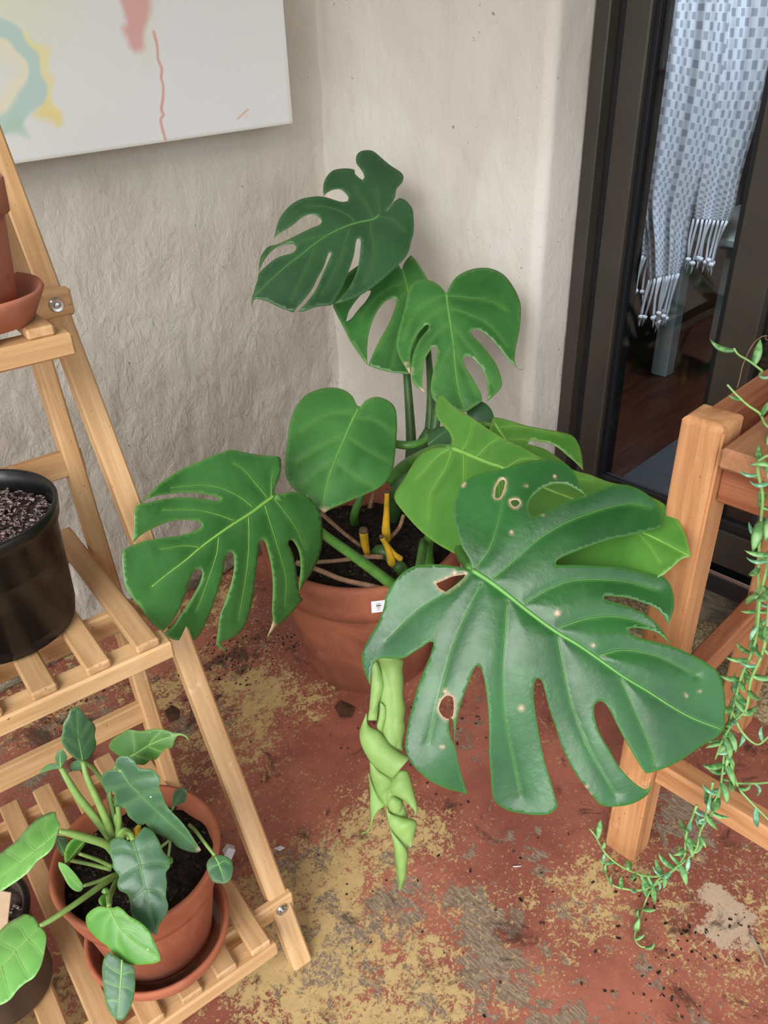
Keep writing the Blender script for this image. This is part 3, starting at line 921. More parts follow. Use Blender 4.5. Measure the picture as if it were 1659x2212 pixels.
M['mon_dark'] = leaf_mat('monstera_leaf_dark', '23482b', '345c38', '5f8748', .36, spots=0)
M['mon_mid'] = leaf_mat('monstera_leaf', '2e632b', '467f3f', '82b058', .32)
M['mon_big'] = leaf_mat('monstera_leaf_glossy', '1b4c20', '2b652d', '6a9f4c', .285, spots=11)
M['mon_lite'] = leaf_mat('monstera_leaf_young', '46802e', '5f983e', 'a5c95c', .38, trans=.2)
M['vein_d'] = flat('vein_green_dark', '4d7f42', .45, .4, .1, 30)
M['vein_m'] = flat('vein_green', '5f9a4a', .42, .4, .1, 30)
M['vein_l'] = flat('vein_yellow_green', '7fb352', .42, .4, .1, 30)
M['petiole'] = flat('petiole_green', '4d7f35', .42, .45, .2, 40)
M['petiole_d'] = flat('petiole_dark_green', '3c5f30', .45, .4, .25, 40)
M['stem_brown'] = flat('brown_stem', '5d4a36', .7, .3, .3, 60, .2)
M['cut_yellow'] = (lambda k: (k.col(k.mix(k.ramp(k.noise(k.coord((1, 1, .4)), 60, 4, .6), .4, .7), srgb('d2a025'), srgb('8f8a2c'))), k.m)[-1])(NT('yellowed_stump', .5, .4))
M['dry_root'] = flat('dry_aerial_root', '8d6f58', .85, .2, .3, 80, .3)
M['roll'] = leaf_mat('rolled_young_leaf', '74964a', '8fb062', 'b4cc84', .5, trans=.12)
M['sticker'] = flat('white_sticker', 'eceef2', .5, .4)
M['ink'] = flat('black_print', '23252b', .6, .3)

SIDE.update({'vein_green_dark': flat('side_vein_dark', '42703c', .45, .4), 'vein_green': flat('side_vein', '4c8440', .42, .4), 'vein_yellow_green': flat('side_vein_light', '6fa648', .42, .4)})
# ---------------------------------------------------------------- the big potted monstera
mx, my = -.38, -.49
mon = empty('potted_monstera', (mx, my, 0), label='large monstera with split leaves in a big terracotta pot', cat='potted plant')
pot = link('pot', lathe_mesh('pot', [(.002, .001), (.122, .001), (.128, .004), (.150, .10), (.177, .225), (.181, .236), (.190, .240), (.195, .262), (.199, .300), (.2005, .313), (.197, .320), (.189, .3205), (.184, .314), (.181, .29), (.172, .25), (.12, .02), (.002, .02)], 96), M['terra'], mon, local=True, smooth=True)
soil_disc('soil', mx, my, .272, .176, M['soil'], mon, .008, .012)
chips('soil_crumbs', mx, my, .282, .165, 500, .0035, M['chip_dk'], mon, .008, 11)
# white price sticker wrapped on the rim
def sticker():
    p = on_z(818, 1311, .283); a0 = math.atan2(p[1]-my, p[0]-mx)
    def pt(da, z, off): 
        r = .1962+(z-.27)*.1+off; a = a0+da
        return (mx+r*math.cos(a), my+r*math.sin(a), z)
    def patch(name, d0, d1, z0, z1, off, mat, par):
        n = 6; V, F = [], []
        for i in range(n+1):
            for z in (z0, z1): V.append(pt(d0+(d1-d0)*i/n, z, off))
        for i in range(n): F.append((2*i, 2*i+2, 2*i+3, 2*i+1))
        k = len(V)
        return link(name, mesh(name, V, F), mat, par)
    s = patch('price_sticker', -.065, .065, .268, .2965, .0008, M['sticker'], pot)
    s['label'] = 'small white printed price sticker'
    g = Geo()
    for (d0, d1, z0, z1) in ((-.02, .015, .2885, .2895), (-.022, .022, .2835, .286), (-.012, .012, .280, .281), (-.01, .01, .2765, .2772), (-.008, .008, .2735, .2742)):
        g.add([pt(d0, z0, .0014), pt(d1, z0, .0014), pt(d1, z1, .0014), pt(d0, z1, .0014)], [(0, 1, 2, 3)])
    pr_ = g.build('printed_text', M['ink'], None, smooth=False); pr_['kind'] = 'stuff'
    g = pr_; g.parent = pot; g.matrix_parent_inverse = s.matrix_parent_inverse.copy()
    return s
sticker()
# top leaf A
leaf(mon, M['mon_dark'], M['vein_d'], C2,
 "840,440* 870,402 890,362 895,325 928,285 935,260 922,233 880,205 845,180 800,140 765,115 720,112 690,125 676,150 678,182 695,205 716,236 722,258 712,273 695,263 672,242* 668,218* 640,211 590,212 550,222 520,250 501,290 497,330 500,361* 515,345 545,328 585,322 617,342 636,370 630,388 605,393 570,385 535,373 503,365* 470,362 420,367 370,380 320,410 275,460 250,510 236,565 232,588* 262,560 300,540 340,512 380,478 420,460 455,462 485,485 490,500 480,515 440,532 390,555 340,580 290,605 240,625 205,632 180,655 160,690 151,730 147,772* 170,722 205,672 250,636 290,622 335,620 353,635 350,650 330,670 295,680 250,695 200,730 160,768 146,785* 142,815 130,850 118,890 110,925 110,972* 122,924 160,922 200,935 250,960 300,980 335,993* 360,962 400,916 440,861 470,801 500,746 520,688 530,667 541,666 540,682 525,717 505,762 480,822 450,882 410,936 362,989* 400,985 450,965 500,958 540,954 551,945* 575,905 605,850 640,760 665,680 675,612 683,592 696,592 703,608 700,645 692,720 668,800 630,868 590,915 560,944* 600,938 650,922 690,905 740,875 790,840 850,790 900,740 940,700 965,655 975,610 988,560 990,500 985,440 970,410 940,380 910,372 888,386 868,408 848,436",
 (818, 466, 1.50), (547, 650, 1.40), (786, 325, 1.54), dict(l=.25, r=.45, t=.12),
 "803,462 770,487 680,507 600,535 520,575 440,630 380,680 300,740 200,830 125,905",
 ["803,462 797,400 788,320", "770,483 735,415 665,305", "672,503 640,472 580,440 490,418 400,420", "520,578 440,592 350,615 260,640", "640,543 622,600 600,680 560,770 490,900", "460,625 430,700 385,800 320,930", "757,502 758,560 770,600 768,700 720,830", "790,475 870,490 950,560"], mw=3.2)
# leaf B behind
leaf(mon, M['mon_mid'], M['vein_m'], C2,
 "926,760* 935,730 955,700 975,681* 1010,720 1060,805 1110,900 1110,1010 1080,1130 1020,1250 958,1331* 920,1323 870,1318 800,1301 742,1280* 775,1202 810,1132 850,1062 885,982 895,936 889,918 870,917 832,935 795,981 765,1041 745,1111 737,1181 737,1232 738,1279* 715,1250 680,1200 640,1140 618,1092 590,1040 562,985 549,945 560,880 620,790 720,720 820,690 890,715 915,745",
 (868, 588, 1.56), (880, 808, 1.50), (720, 655, 1.54), dict(d=.2, t=.05),
 "928,765 945,820 958,880 962,1000 960,1150 958,1300",
 ["945,830 860,860 770,930 690,1030", "955,880 900,950 850,1080 800,1200", "960,990 920,1080 890,1200 870,1290", "950,840 1000,900 1050,1000"],
 holes=["757,876* 735,873 700,900 660,950 635,992 622,1043* 650,1026 690,976 730,930 752,893"], mw=2.6, edge=2.6)
# leaf C
leaf(mon, M['mon_mid'], M['vein_m'], C2,
 "1167,888* 1150,868 1120,840 1080,820 1030,812 990,825 965,852 955,900 940,970 920,1040 900,1120 895,1170 905,1215 930,1270 955,1305 967,1331* 973,1282 970,1232 980,1180 1000,1131 1030,1086 1056,1060 1072,1058 1069,1080 1045,1110 1015,1150 990,1210 976,1280 976,1340 990,1380 1020,1410 1056,1431* 1040,1400 1035,1370 1040,1310 1050,1250 1070,1211 1095,1180 1112,1179 1118,1200 1110,1250 1095,1310 1085,1370 1083,1420 1100,1470 1150,1505 1210,1524 1275,1533* 1310,1510 1362,1474* 1358,1440 1340,1405 1310,1350 1275,1300 1258,1260 1258,1236 1275,1228 1310,1240 1340,1270 1370,1320 1386,1380 1392,1430 1389,1476* 1430,1440 1466,1400 1470,1380 1460,1330 1440,1280 1400,1220 1350,1160 1310,1120 1295,1096 1310,1085 1350,1090 1400,1125 1450,1180 1500,1245 1545,1287 1562,1300 1580,1301 1590,1290* 1582,1303 1564,1304 1548,1285* 1537,1250 1545,1180 1565,1080 1572,980 1565,930 1540,870 1500,810 1460,775 1400,752 1330,752 1270,770 1220,800 1190,840 1175,872",
 (963, 632, 1.44), (1007, 888, 1.36), (1124, 680, 1.42), dict(d=.35, t=.12),
 "1167,890 1175,960 1190,1060 1205,1160 1215,1280 1235,1420 1268,1520",
 ["1171,905 1260,910 1400,930 1490,980", "1178,968 1280,1000 1400,1060 1500,1180", "1192,1050 1250,1130 1330,1230 1425,1390", "1208,1180 1260,1290 1330,1440", "1168,900 1080,930 985,1010 935,1140", "1176,965 1110,1000 1030,1065 985,1190", "1190,1050 1130,1095 1060,1180 1010,1330", "1205,1180 1150,1250 1110,1370"],
 dmg=[(945, 1275, 4), (962, 1310, 7), (1040, 1415, 7)], mw=3.0)
# heart shaped leaf E
leaf(mon, M['mon_mid'], M['vein_m'], C6,
 "1160,178* 1148,158 1130,122 1090,93 1040,82 980,88 920,110 880,145 850,195 832,250 822,310 815,380 808,450 815,510 840,555 880,595 930,635 970,665 998,681* 1030,660 1080,640 1140,615 1200,590 1260,560 1300,520 1325,470 1335,400 1343,300 1343,230 1335,180 1310,150 1270,130 1230,128 1190,147 1172,170",
 (774, 880, 1.40), (698, 1105, 1.33), (855, 930, 1.40), dict(d=.45, t=.08),
 "1160,182 1130,240 1090,330 1040,450 1010,540 988,660",
 ["1150,200 1000,215 880,290", "1100,310 980,360 860,440", "1050,425 960,480 880,560", "1140,222 1240,240 1320,300", "1100,312 1200,380 1310,440", "1050,428 1130,500 1230,560"], mw=3.0, vw=.7, dmg=[(992, 672, 8)], puff=.002)
# lower-left leaf F
leaf(mon, M['mon_mid'], M['vein_l'], C6,
 "757,592* 762,560 778,525 790,470 785,416 740,408 690,405 620,392 550,380 480,400 400,435 330,465 260,505 200,550 150,600 120,628 91,641* 130,620 200,600 280,588 350,585 420,590 480,605 501,619 470,621 400,611 330,606 250,611 170,627 100,644* 88,680 88,740 85,790 80,832* 100,805 140,775 200,745 270,720 340,715 390,720 412,735 400,755 360,775 300,790 220,800 140,815 80,836 50,850 33,868 32,920 38,980 50,1040 80,1085 110,1120 150,1180 190,1225 225,1246* 262,1210 300,1150 330,1080 345,1030 360,980 385,950 405,948 415,970 405,1010 380,1060 350,1110 310,1170 280,1215 228,1260* 270,1285 330,1292 365,1295 400,1265 440,1190 470,1110 500,1020 515,950 525,890 545,865 562,875 568,910 565,960 555,1010 530,1090 500,1170 490,1240 480,1312* 505,1330 532,1348* 515,1322 500,1303 540,1285 580,1265 610,1230 640,1160 660,1060 672,960 680,880 688,820 700,805 715,820 730,870 745,940 752,1020 750,1100 748,1150 752,1190 742,1230 723,1276* 770,1226 800,1200 850,1150 880,1110 898,1096* 882,1080 875,1045 868,990 860,930 845,870 825,830 828,810 845,812 865,840 880,880 885,940 880,1000 876,1062* 900,1020 940,960 970,900 985,840 988,760 980,690 950,635 910,600 860,582 820,582 780,594",
 (592, 1069, 1.24), (285, 1270, 1.045), (555, 975, 1.22), dict(l=.15, r=.45, t=.03),
 "755,600 700,640 640,685 560,735 480,790 400,850 330,910 250,970 170,1035",
 ["742,602 742,540 748,480", "725,610 670,545 610,475 560,442", "655,655 590,605 500,563 400,548 260,562", "570,720 480,688 380,668 220,668", "400,845 320,838 210,855", "755,612 800,670 850,740 905,850", "710,645 740,740 780,870 812,1000 805,1130", "632,695 635,800 625,950 585,1190", "490,795 480,880 440,1000 385,1150"],
 dmg=[(738, 1245, 12), (752, 1215, 6)], mw=4.2, vw=1.3)
# young light leaf H
leaf(mon, M['mon_lite'], M['vein_l'], C7,
 "388,258* 396,228 385,190 358,160 335,130 325,100 330,50 345,22 372,45 410,80 460,110 520,150 580,190 640,225 700,252 760,287 830,315 940,358 1000,375 1080,405 1160,425 1260,468 1320,500 1370,550 1400,600 1425,660 1439,731* 1400,745 1360,780 1325,811* 1250,840 1100,870 900,880 700,850 560,800 470,749 400,716 330,676 270,630 220,580 170,520 146,482 150,450 190,390 225,330 260,285 300,262 350,255",
 (972, 967, 1.26), (1490, 1200, .975), (945, 860, 1.33), dict(l=.35, r=.25, t=.0),
 "395,258 480,292 560,325 630,350 800,432 950,492 1150,590 1300,660 1430,728",
 ["440,275 470,222 490,155", "505,300 560,245 610,213", "630,350 700,310 790,312", "800,432 900,400 1020,400", "450,285 450,380 435,520", "400,265 370,350 310,450 292,570", "390,262 330,300 240,400", "600,340 610,470 640,650", "1150,590 1230,650 1310,760"], mw=5.2, vw=1.8, puff=.003)
# pale leaf I to the right, dark ones J and K behind
leaf(mon, M['mon_lite'], M['vein_l'], C7,
 "578,122* 640,135 720,160 800,175 880,190 925,205 950,240 965,290 971,357* 940,325 900,290 860,257 820,237 772,229 740,224 730,240 800,262 860,300 910,345 900,380 760,360 650,320 580,250 560,180",
 (1072, 920, 1.36), (1240, 965, 1.30), (1150, 1010, 1.30), dict(d=.3, t=.2),
 "585,150 610,190 650,240 720,290 800,330", ["600,170 680,165 780,180 880,205", "640,225 720,225 800,250"], mw=3.0)
leaf(mon, M['mon_dark'], M['vein_d'], C7,
 "462,100* 490,72 525,55 560,78 580,118 585,180 600,240 560,270 500,230 470,170",
 (1010, 870, 1.42), (1060, 960, 1.40), (1062, 890, 1.41), dict(d=.3), "470,110 510,160 560,240", mw=2.0)
leaf(mon, M['mon_dark'], M['vein_d'], C7,
 "290,225* 300,190 330,170 370,165 388,195 402,240 395,262 360,275 320,275 295,262",
 (925, 955, 1.40), (972, 928, 1.38), (960, 970, 1.37), dict(d=.4), "292,245 330,215 378,180", mw=2.0)
# the big leaf G in front
leaf(mon, M['mon_big'], M['vein_m'], C7,
 "482,790* 472,745 440,690 420,630 405,570 404,520 418,460 440,415 480,385 540,365 600,355 680,330 740,315 800,308 850,313 890,325 920,350 945,390 960,425 980,464* 940,440 900,420 850,415 810,425 770,450 740,480 731,510 735,545 750,557 790,546 840,521 900,491 960,470 1000,455 1050,435 1100,420 1150,418 1200,432 1250,460 1290,500 1310,540 1320,575 1315,600 1290,612 1240,625 1180,640 1100,655 1020,680 940,710 880,735 852,755 851,768 900,770 960,770 1050,775 1130,780 1200,795 1270,808 1320,822 1350,855 1365,900 1368,950 1355,1000 1340,1029* 1320,990 1280,955 1220,930 1170,915 1110,907 1063,906 1060,915 1090,928 1150,945 1200,965 1250,990 1300,1035 1330,1075 1354,1120* 1320,1085 1280,1060 1230,1048 1185,1044 1168,1055 1175,1070 1210,1085 1260,1100 1310,1112 1360,1125 1420,1150 1490,1185 1540,1220 1570,1255 1585,1310 1592,1370 1590,1430 1588,1487* 1550,1525 1480,1567 1400,1622 1330,1657 1280,1674 1244,1681* 1215,1640 1180,1580 1140,1510 1110,1450 1090,1410 1065,1375 1040,1365 1020,1385 1020,1430 1040,1500 1080,1570 1120,1640 1170,1700 1220,1740 1250,1750 1267,1715* 1262,1755 1240,1785 1180,1815 1110,1826 1050,1820 1020,1790 980,1740 930,1670 880,1570 850,1480 820,1390 800,1310 785,1270 770,1265 757,1290 755,1350 765,1430 780,1520 800,1620 830,1720 850,1790 859,1826* 830,1855 780,1863 700,1856 640,1842 600,1817 575,1780 567,1700 560,1600 560,1500 555,1400 545,1310 530,1240 515,1207 500,1215 475,1270 452,1330 430,1400 415,1470 408,1550 408,1490* 398,1440 385,1440 383,1480 395,1530 410,1555* 425,1630 440,1690 466,1772* 430,1762 370,1746 300,1711 240,1661 205,1611 192,1561 200,1490 220,1400 245,1310 275,1230 300,1170 315,1122 317,1107 300,1105 270,1125 230,1150 190,1175 140,1180 90,1178 60,1195 45,1235 40,1297* 15,1240 2,1180 10,1140 40,1080 80,1010 100,950 110,900 140,850 180,805 230,775 290,766 350,768 410,775 450,784 472,794",
 (1017, 1229, 1.0), (1565, 1575, .915), (1150, 1740, .935), dict(l=.18, r=.18, t=.13, w=.04, wf=9),
 "486,793 560,840 640,900 740,980 850,1060 950,1120 1050,1190 1150,1260 1250,1320 1350,1385 1450,1440 1575,1488",
 ["500,785 560,700 600,580 622,470", "575,830 680,740 800,640 950,562 1150,505 1260,520", "715,935 830,870 950,835 1150,842 1290,880", "860,1045 1000,1002 1150,1000 1280,1045", "1040,1165 1150,1142 1300,1170 1460,1250", "480,800 400,870 250,965 110,1100", "525,852 460,980 400,1120 350,1300 292,1550", "640,930 630,1080 620,1250 632,1450 700,1780", "858,1075 880,1200 920,1380 1000,1580 1110,1770", "1130,1262 1180,1370 1260,1560 1280,1640"],
 holes=["328,850* 370,833 400,820 457,811* 440,835 410,860 370,887* 340,870", "350,1362* 375,1340 400,1347* 405,1382 400,1430 380,1442 356,1430* 340,1400", "585,472* 590,430 610,400 628,400 625,430 610,470 595,478", "655,490 680,485 693,500 675,515 660,508"],
 dmg=[(657, 628, 4), (858, 980, 6), (1012, 1121, 4), (700, 1395, 6), (448, 418, 4), (720, 422, 3), (847, 385, 3), (790, 552, 3), (410, 805, 5), (367, 1320, 5), (355, 1565, 4), (985, 1740, 4), (1000, 1770, 4), (1420, 1338, 3), (1478, 1323, 3)], step=6, mw=5.6, vw=1.7, puff=.0034, pw=20, eaten=True)

# ---------------------------------------------------------------- stalks and stumps
def soilp(x, y): return on_z(x, y, .285)
ST = soilp(880, 1120)
# stalks (petioles)
tube('petiole', [at(884, 1040, 1.60), at(888, 960, 1.60), at(884, 880, 1.59), at(878, 800, 1.58), at(870, 700, 1.60), at(850, 560, 1.58), at(818, 468, 1.505)], [.012, .0105, .0085, .007, .006, .005, .0045], M['petiole_d'], mon)
tube('petiole', [at(925, 960, 1.58), at(930, 880, 1.57), at(928, 800, 1.58), at(915, 700, 1.60), at(868, 592, 1.565)], [.010, .008, .0065, .005, .0045], M['petiole_d'], mon)
tube('petiole', [at(935, 960, 1.55), at(945, 880, 1.54), at(958, 760, 1.52), at(962, 640, 1.446)], [.010, .008, .006, .0045], M['petiole_d'], mon)
tube('stem', [soilp(845, 1110)+np.array((0, 0, -.02)), at(860, 1060, 1.60), at(890, 1000, 1.585), at(928, 930, 1.56)], [.017, .016, .014, .011], M['petiole_d'], mon)
tube('petiole', [at(842, 1040, 1.60), at(870, 1010, 1.57), at(905, 985, 1.48), at(945, 968, 1.34), at(972, 967, 1.262)], [.012, .012, .009, .007, .0055], M['petiole'], mon)
tube('petiole', [at(945, 925, 1.50), at(920, 950, 1.47), at(880, 962, 1.46), at(830, 950, 1.47), at(780, 910, 1.44), at(773, 882, 1.402)], [.003, .006, .008, .007, .006, .0048], M['petiole'], mon)
tube('petiole', [soilp(852, 1275), at(846, 1262, 1.45), at(770, 1205, 1.40), at(700, 1155, 1.35), at(640, 1105, 1.29), at(594, 1071, 1.241)], [.012, .0105, .0092, .008, .0065, .005], M['petiole'], mon)
tube('petiole', [soilp(925, 1220), at(922, 1180, 1.53), at(940, 1150, 1.44), at(980, 1170, 1.26), at(1000, 1205, 1.10), at(1017, 1229, 1.003)], [.014, .012, .010, .009, .0075, .006], M['petiole'], mon)
tube('petiole', [at(940, 960, 1.54), at(985, 935, 1.47), at(1030, 915, 1.40), at(1074, 922, 1.362)], [.007, .006, .005, .004], M['petiole'], mon)
tube('petiole', [soilp(766, 1132), at(766, 1110, 1.595), at(778, 1075, 1.57), at(790, 1030, 1.57)], [.009, .0085, .008, .007], M['petiole'], mon)
# yellowing stumps of removed leaves
def stump(pts, r, end='dry_root'):
    o = tube('cut_stem', pts, r, M['cut_yellow'], mon, 10)
    P = np.array(pts[0]); d = P-np.array(pts[1]); d /= np.linalg.norm(d)
    tube('cut_end', [P-d*.001, P+d*.0035], [r[0]*1.04, r[0]*.85], M['stem_brown'], o, 10, 0)
stump([at(836, 1062, 1.46), at(835, 1105, 1.50), at(834, 1148, 1.53), at(838, 1165, 1.56)], [.0042, .0056, .0088, .007])
stump([at(785, 1146, 1.52), at(788, 1172, 1.545), at(794, 1198, 1.57)], [.0088, .0085, .006])
stump([at(824, 1160, 1.50), at(838, 1185, 1.52), at(846, 1215, 1.535), at(845, 1222, 1.54)], [.0045, .006, .0085, .004])
stump([at(832, 1168, 1.515), at(850, 1195, 1.53), at(866, 1208, 1.54)], [.003, .005, .0065])
tube('stem', [soilp(805, 1200), at(822, 1190, 1.565), at(845, 1205, 1.565), at(870, 1235, 1.56), soilp(880, 1255)], [.010, .013, .013, .015, .012], M['petiole_d'], mon)
# dry brown roots lying over the soil
tube('aerial_root', [at(693, 1108, 1.52), at(735, 1145, 1.545), at(780, 1180, 1.575)], [.0045, .004, .004], M['dry_root'], mon)
tube('aerial_root', [at(640, 1216, 1.50), at(720, 1212, 1.53), at(790, 1203, 1.545), at(828, 1203, 1.55)], [.0045, .004, .0045, .0055], M['dry_root'], mon)
tube('aerial_root', [at(640, 1215, 1.51), at(690, 1232, 1.505), at(740, 1252, 1.495), at(800, 1266, 1.48), at(842, 1275, 1.47)], [.0055, .0052, .005, .0055, .004], M['dry_root'], mon)
tube('aerial_root', [at(808, 1062, 1.60), at(798, 1098, 1.60)], [.004, .004], M['dry_root'], mon, sm=2)
tube('aerial_root', [at(872, 1112, 1.57), at(862, 1140, 1.58), at(840, 1165, 1.575)], [.004, .004, .004], M['dry_root'], mon)

# ---------------------------------------------------------------- the tightly rolled new leaf
def rolled():
    cr = Crop(740, 1400, 4.096)
    root = None
    def strip(name, left, right, n0, bulge, d0, d1, k=22, m=10, par=None, tw=0.0):
        """a curved band between two traced edges, bulging towards the viewer"""
        A = np.array(catmull(cr(parse(left)[0]), 6)); B = np.array(catmull(cr(parse(right)[0]), 6))
        ta = np.linspace(0, 1, len(A)); tb = np.linspace(0, 1, len(B)); tt = np.linspace(0, 1, k)
        A = np.stack([np.interp(tt, ta, A[:, i]) for i in (0, 1)], 1); B = np.stack([np.interp(tt, tb, B[:, i]) for i in (0, 1)], 1)
        V = []; 
        for i in range(k):
            wpx = np.linalg.norm(B[i]-A[i]); d = d0+(d1-d0)*tt[i]
            for j in range(m+1):
                s = j/m; c = -math.cos(math.pi*s)          # -1..1 across
                p = A[i]+(B[i]-A[i])*(c*.5+.5)
                z = math.sqrt(max(0, 1-c*c))*wpx*.5*d/FPX*bulge
                z += .0006*math.sin(tt[i]*23+s*5)
                V.append(at(p[0], p[1], d-z+tw*c))
        F = [(i*(m+1)+j, i*(m+1)+j+1, (i+1)*(m+1)+j+1, (i+1)*(m+1)+j) for i in range(k-1) for j in range(m)]
        # real thickness
        V = np.array(V); me_ = mesh(name, V, F); N = len(V)
        nr = np.zeros((N, 3)); me_.vertices.foreach_get('normal', nr.ravel()) if False else None
        nr = np.array([v.normal[:] for v in me_.vertices]); bpy.data.meshes.remove(me_)
        if (nr.mean(0) @ CF) > 0: nr = -nr; F = [f[::-1] for f in F]
        Q = V-nr*.0012
        bd = [(j, j+1) for j in range(m)]+[((k-1)*(m+1)+j+1, (k-1)*(m+1)+j) for j in range(m)]
        bd += [((i+1)*(m+1), i*(m+1)) for i in range(k-1)]+[(i*(m+1)+m, (i+1)*(m+1)+m) for i in range(k-1)]
        FF = F+[tuple(x+N for x in f[::-1]) for f in F]+[(a, b, b+N, a+N) for a, b in bd]+[(b, a, a+N, b+N) for a, b in bd][:0]
        me_ = mesh(name, np.concatenate([V, Q]), FF)
        ca = me_.color_attributes.new('lf', 'FLOAT_COLOR', 'POINT')
        ca.data.foreach_set('color', np.tile(np.array([0, 0, 0, 1], np.float32), 2*N))
        return link(name, me_, M['roll'], par or mon, smooth=True)
    D = 1.12
    # inner core: the tapering roll itself
    core = tube('rolled_leaf', [at(*cr([(410, 20)])[0], D-.02), at(*cr([(415, 110)])[0], D), at(*cr([(420, 400)])[0], D), at(*cr([(430, 700)])[0], D), at(*cr([(400, 950)])[0], D), at(*cr([(380, 1200)])[0], D), at(*cr([(470, 1400)])[0], D), at(*cr([(520, 1600)])[0], D+.005), at(*cr([(510, 1850)])[0], D+.01), at(*cr([(505, 2145)])[0], D+.015)],
                [.009, .0155, .0165, .0165, .017, .017, .0115, .012, .0085, .0008], M['roll'], mon, 20, 6)
    ca = core.data.color_attributes.new('lf', 'FLOAT_COLOR', 'POINT')
    ca.data.foreach_set('color', np.tile(np.array([0, 0, 0, 1], np.float32), len(core.data.vertices)))
    core['label'] = 'tightly rolled pale green new leaf hanging down'
    f = 'leaf_fold'
    strip(f, "300,85 345,180 372,330 380,480 390,600 385,700 400,800 420,880", "552,100 536,180 545,280 540,420 562,530 548,620 558,700 530,830 540,910", 0, 1.0, D-.004, D-.004, 30, 12, core)
    strip(f, "258,115 255,250 245,400 232,550 215,640", "300,110 345,210 372,360 330,470 310,640", 0, .8, D-.010, D-.008, 22, 8, core)
    strip(f, "330,480 320,600 300,700 340,755", "385,520 390,600 375,660 345,760", 0, .8, D-.014, D-.012, 14, 6, core)
    strip(f, "200,600 150,740 165,860 240,1000 330,1090 440,1160", "215,575 230,680 330,740 430,860 520,925 598,965", 0, .75, D-.012, D-.020, 26, 12, core)
    strip(f, "240,1000 245,1120 290,1260 345,1340 390,1385", "300,1060 440,1160 432,1230 415,1290 392,1385", 0, .7, D-.010, D-.012, 20, 10, core)
    strip(f, "225,1105 240,1250 240,1400 245,1560 225,1610 165,1645", "250,1170 330,1330 385,1390 300,1450 250,1590 168,1650", 0, .5, D-.002, D-.002, 24, 8, core)
    strip(f, "470,1085 420,1190 412,1280 520,1335 600,1400 640,1440", "575,1085 610,1180 635,1280 660,1385 662,1450 640,1490", 0, .8, D-.010, D-.008, 22, 10, core)
    strip(f, "395,1290 395,1390 420,1440 470,1470", "410,1290 510,1340 525,1400 505,1460", 0, .9, D-.012, D-.012, 14, 8, core)
    strip(f, "385,1410 400,1540 440,1620 520,1700 600,1760", "400,1460 520,1490 652,1530 640,1640 605,1765", 0, .75, D-.012, D-.012, 22, 10, core)
    strip(f, "415,1590 450,1760 480,1950 500,2080 500,2145", "440,1620 570,1780 572,1920 555,2040 508,2145", 0, 1.0, D-.004, D+.010, 24, 10, core)
    tube('petiole', [at(915, 1170, 1.50), at(900, 1260, 1.30), at(870, 1360, 1.15), at(842, 1405, 1.10)], [.008, .008, .008, .009], M['petiole'], mon)
rolled()
# ================================================================ potted philodendron on the bottom shelf
M['phil'] = leaf_mat('philodendron_leaf', '31553a', '466f4a', '7a9f5e', .34, spots=38)
M['phil_b'] = leaf_mat('philodendron_leaf_bright', '447f2c', '639f40', '93c05c', .32, trans=.2, spots=30)
M['phil_p'] = leaf_mat('philodendron_leaf_pale', '4f8f3c', '76b05a', 'a6d07f', .34, spots=30)
M['phil_o'] = leaf_mat('philodendron_leaf_olive', '3f6a2a', '588540', '93b060', .36, trans=.16, spots=30)
M['phil_pet'] = flat('philodendron_petiole', '76934c', .45, .4, .15, 40)
M['phil_v'] = flat('philodendron_vein', '7fa758', .45, .4, .1, 30)
SIDE['philodendron_vein'] = flat('philodendron_side_vein', '84b566', .45, .4); SIDE['philodendron_vein_dull'] = flat('philodendron_side_vein_dull', '44693f', .45, .4)
M['phil_vd'] = flat('philodendron_vein_dull', '55804a', .45, .4, .1, 30)
pz = ZB+.0085
phil = empty('potted_philodendron', (lx, ly, pz), label='young wavy-leaved philodendron in a terracotta pot on the bottom shelf', cat='potted plant')
link('pot', lathe_mesh('pot', [(.002, .001), (.060, .001), (.064, .004), (.088, .135), (.0935, .137), (.0965, .150), (.1015, .178), (.1035, .184), (.102, .1875), (.0975, .1875), (.094, .182), (.0925, .16), (.07, .02), (.002, .02)], 80), M['terra_b'], phil, local=True, smooth=True)
soil_disc('soil', lx, ly, pz+.155, .0922, M['soil'], phil, .005, .006)
chips('soil_crumbs', lx, ly, pz+.160, .085, 420, .0026, M['chip_dk'], phil, .006, 5)
CRN = at(246, 1812, .945)                        # crown of the plant
def pleaf(out, mat, vm, base, tip, third, mid, veins=(), bend=None, pet=None, pr=(.0036, .0028), **kw):
    o, S = leaf(phil, mat, vm, C5, out, base, tip, third, bend or dict(d=.35, t=.12), mid, veins, step=6., puff=.0012, pw=7, mw=kw.pop('mw', 2.2), vw=.7, thick=.0006, edge=2.0, **kw)
    if pet is not None:
        tube('petiole', pet, list(pr), M['phil_pet'], phil, 8)
pp = lambda x, y, d: at(x/2.37, 1480+y/2.37, d)
P5 = lambda x, y: (x/2.37, 1480+y/2.37)
pleaf("395,110* 420,130 440,165 475,190 490,220 485,260 493,300 480,345 450,380 425,391* 400,385 370,365 345,340 322,310 313,280 320,240 325,200 345,165 360,130 380,115", M['phil'], M['phil_vd'],
      (*P5(425, 390), .93), (*P5(395, 112), .90), (*P5(490, 250), .93), "425,388 410,310 400,250 396,125", ["415,340 450,290 480,230", "405,280 440,220 460,180", "414,335 370,300 325,270", "403,270 370,220 350,180"],
      pet=[pp(578, 775, .955), pp(545, 690, .945), pp(490, 570, .935), pp(445, 470, .93), pp(425, 390, .931)], pr=(.0052, .004, .003))
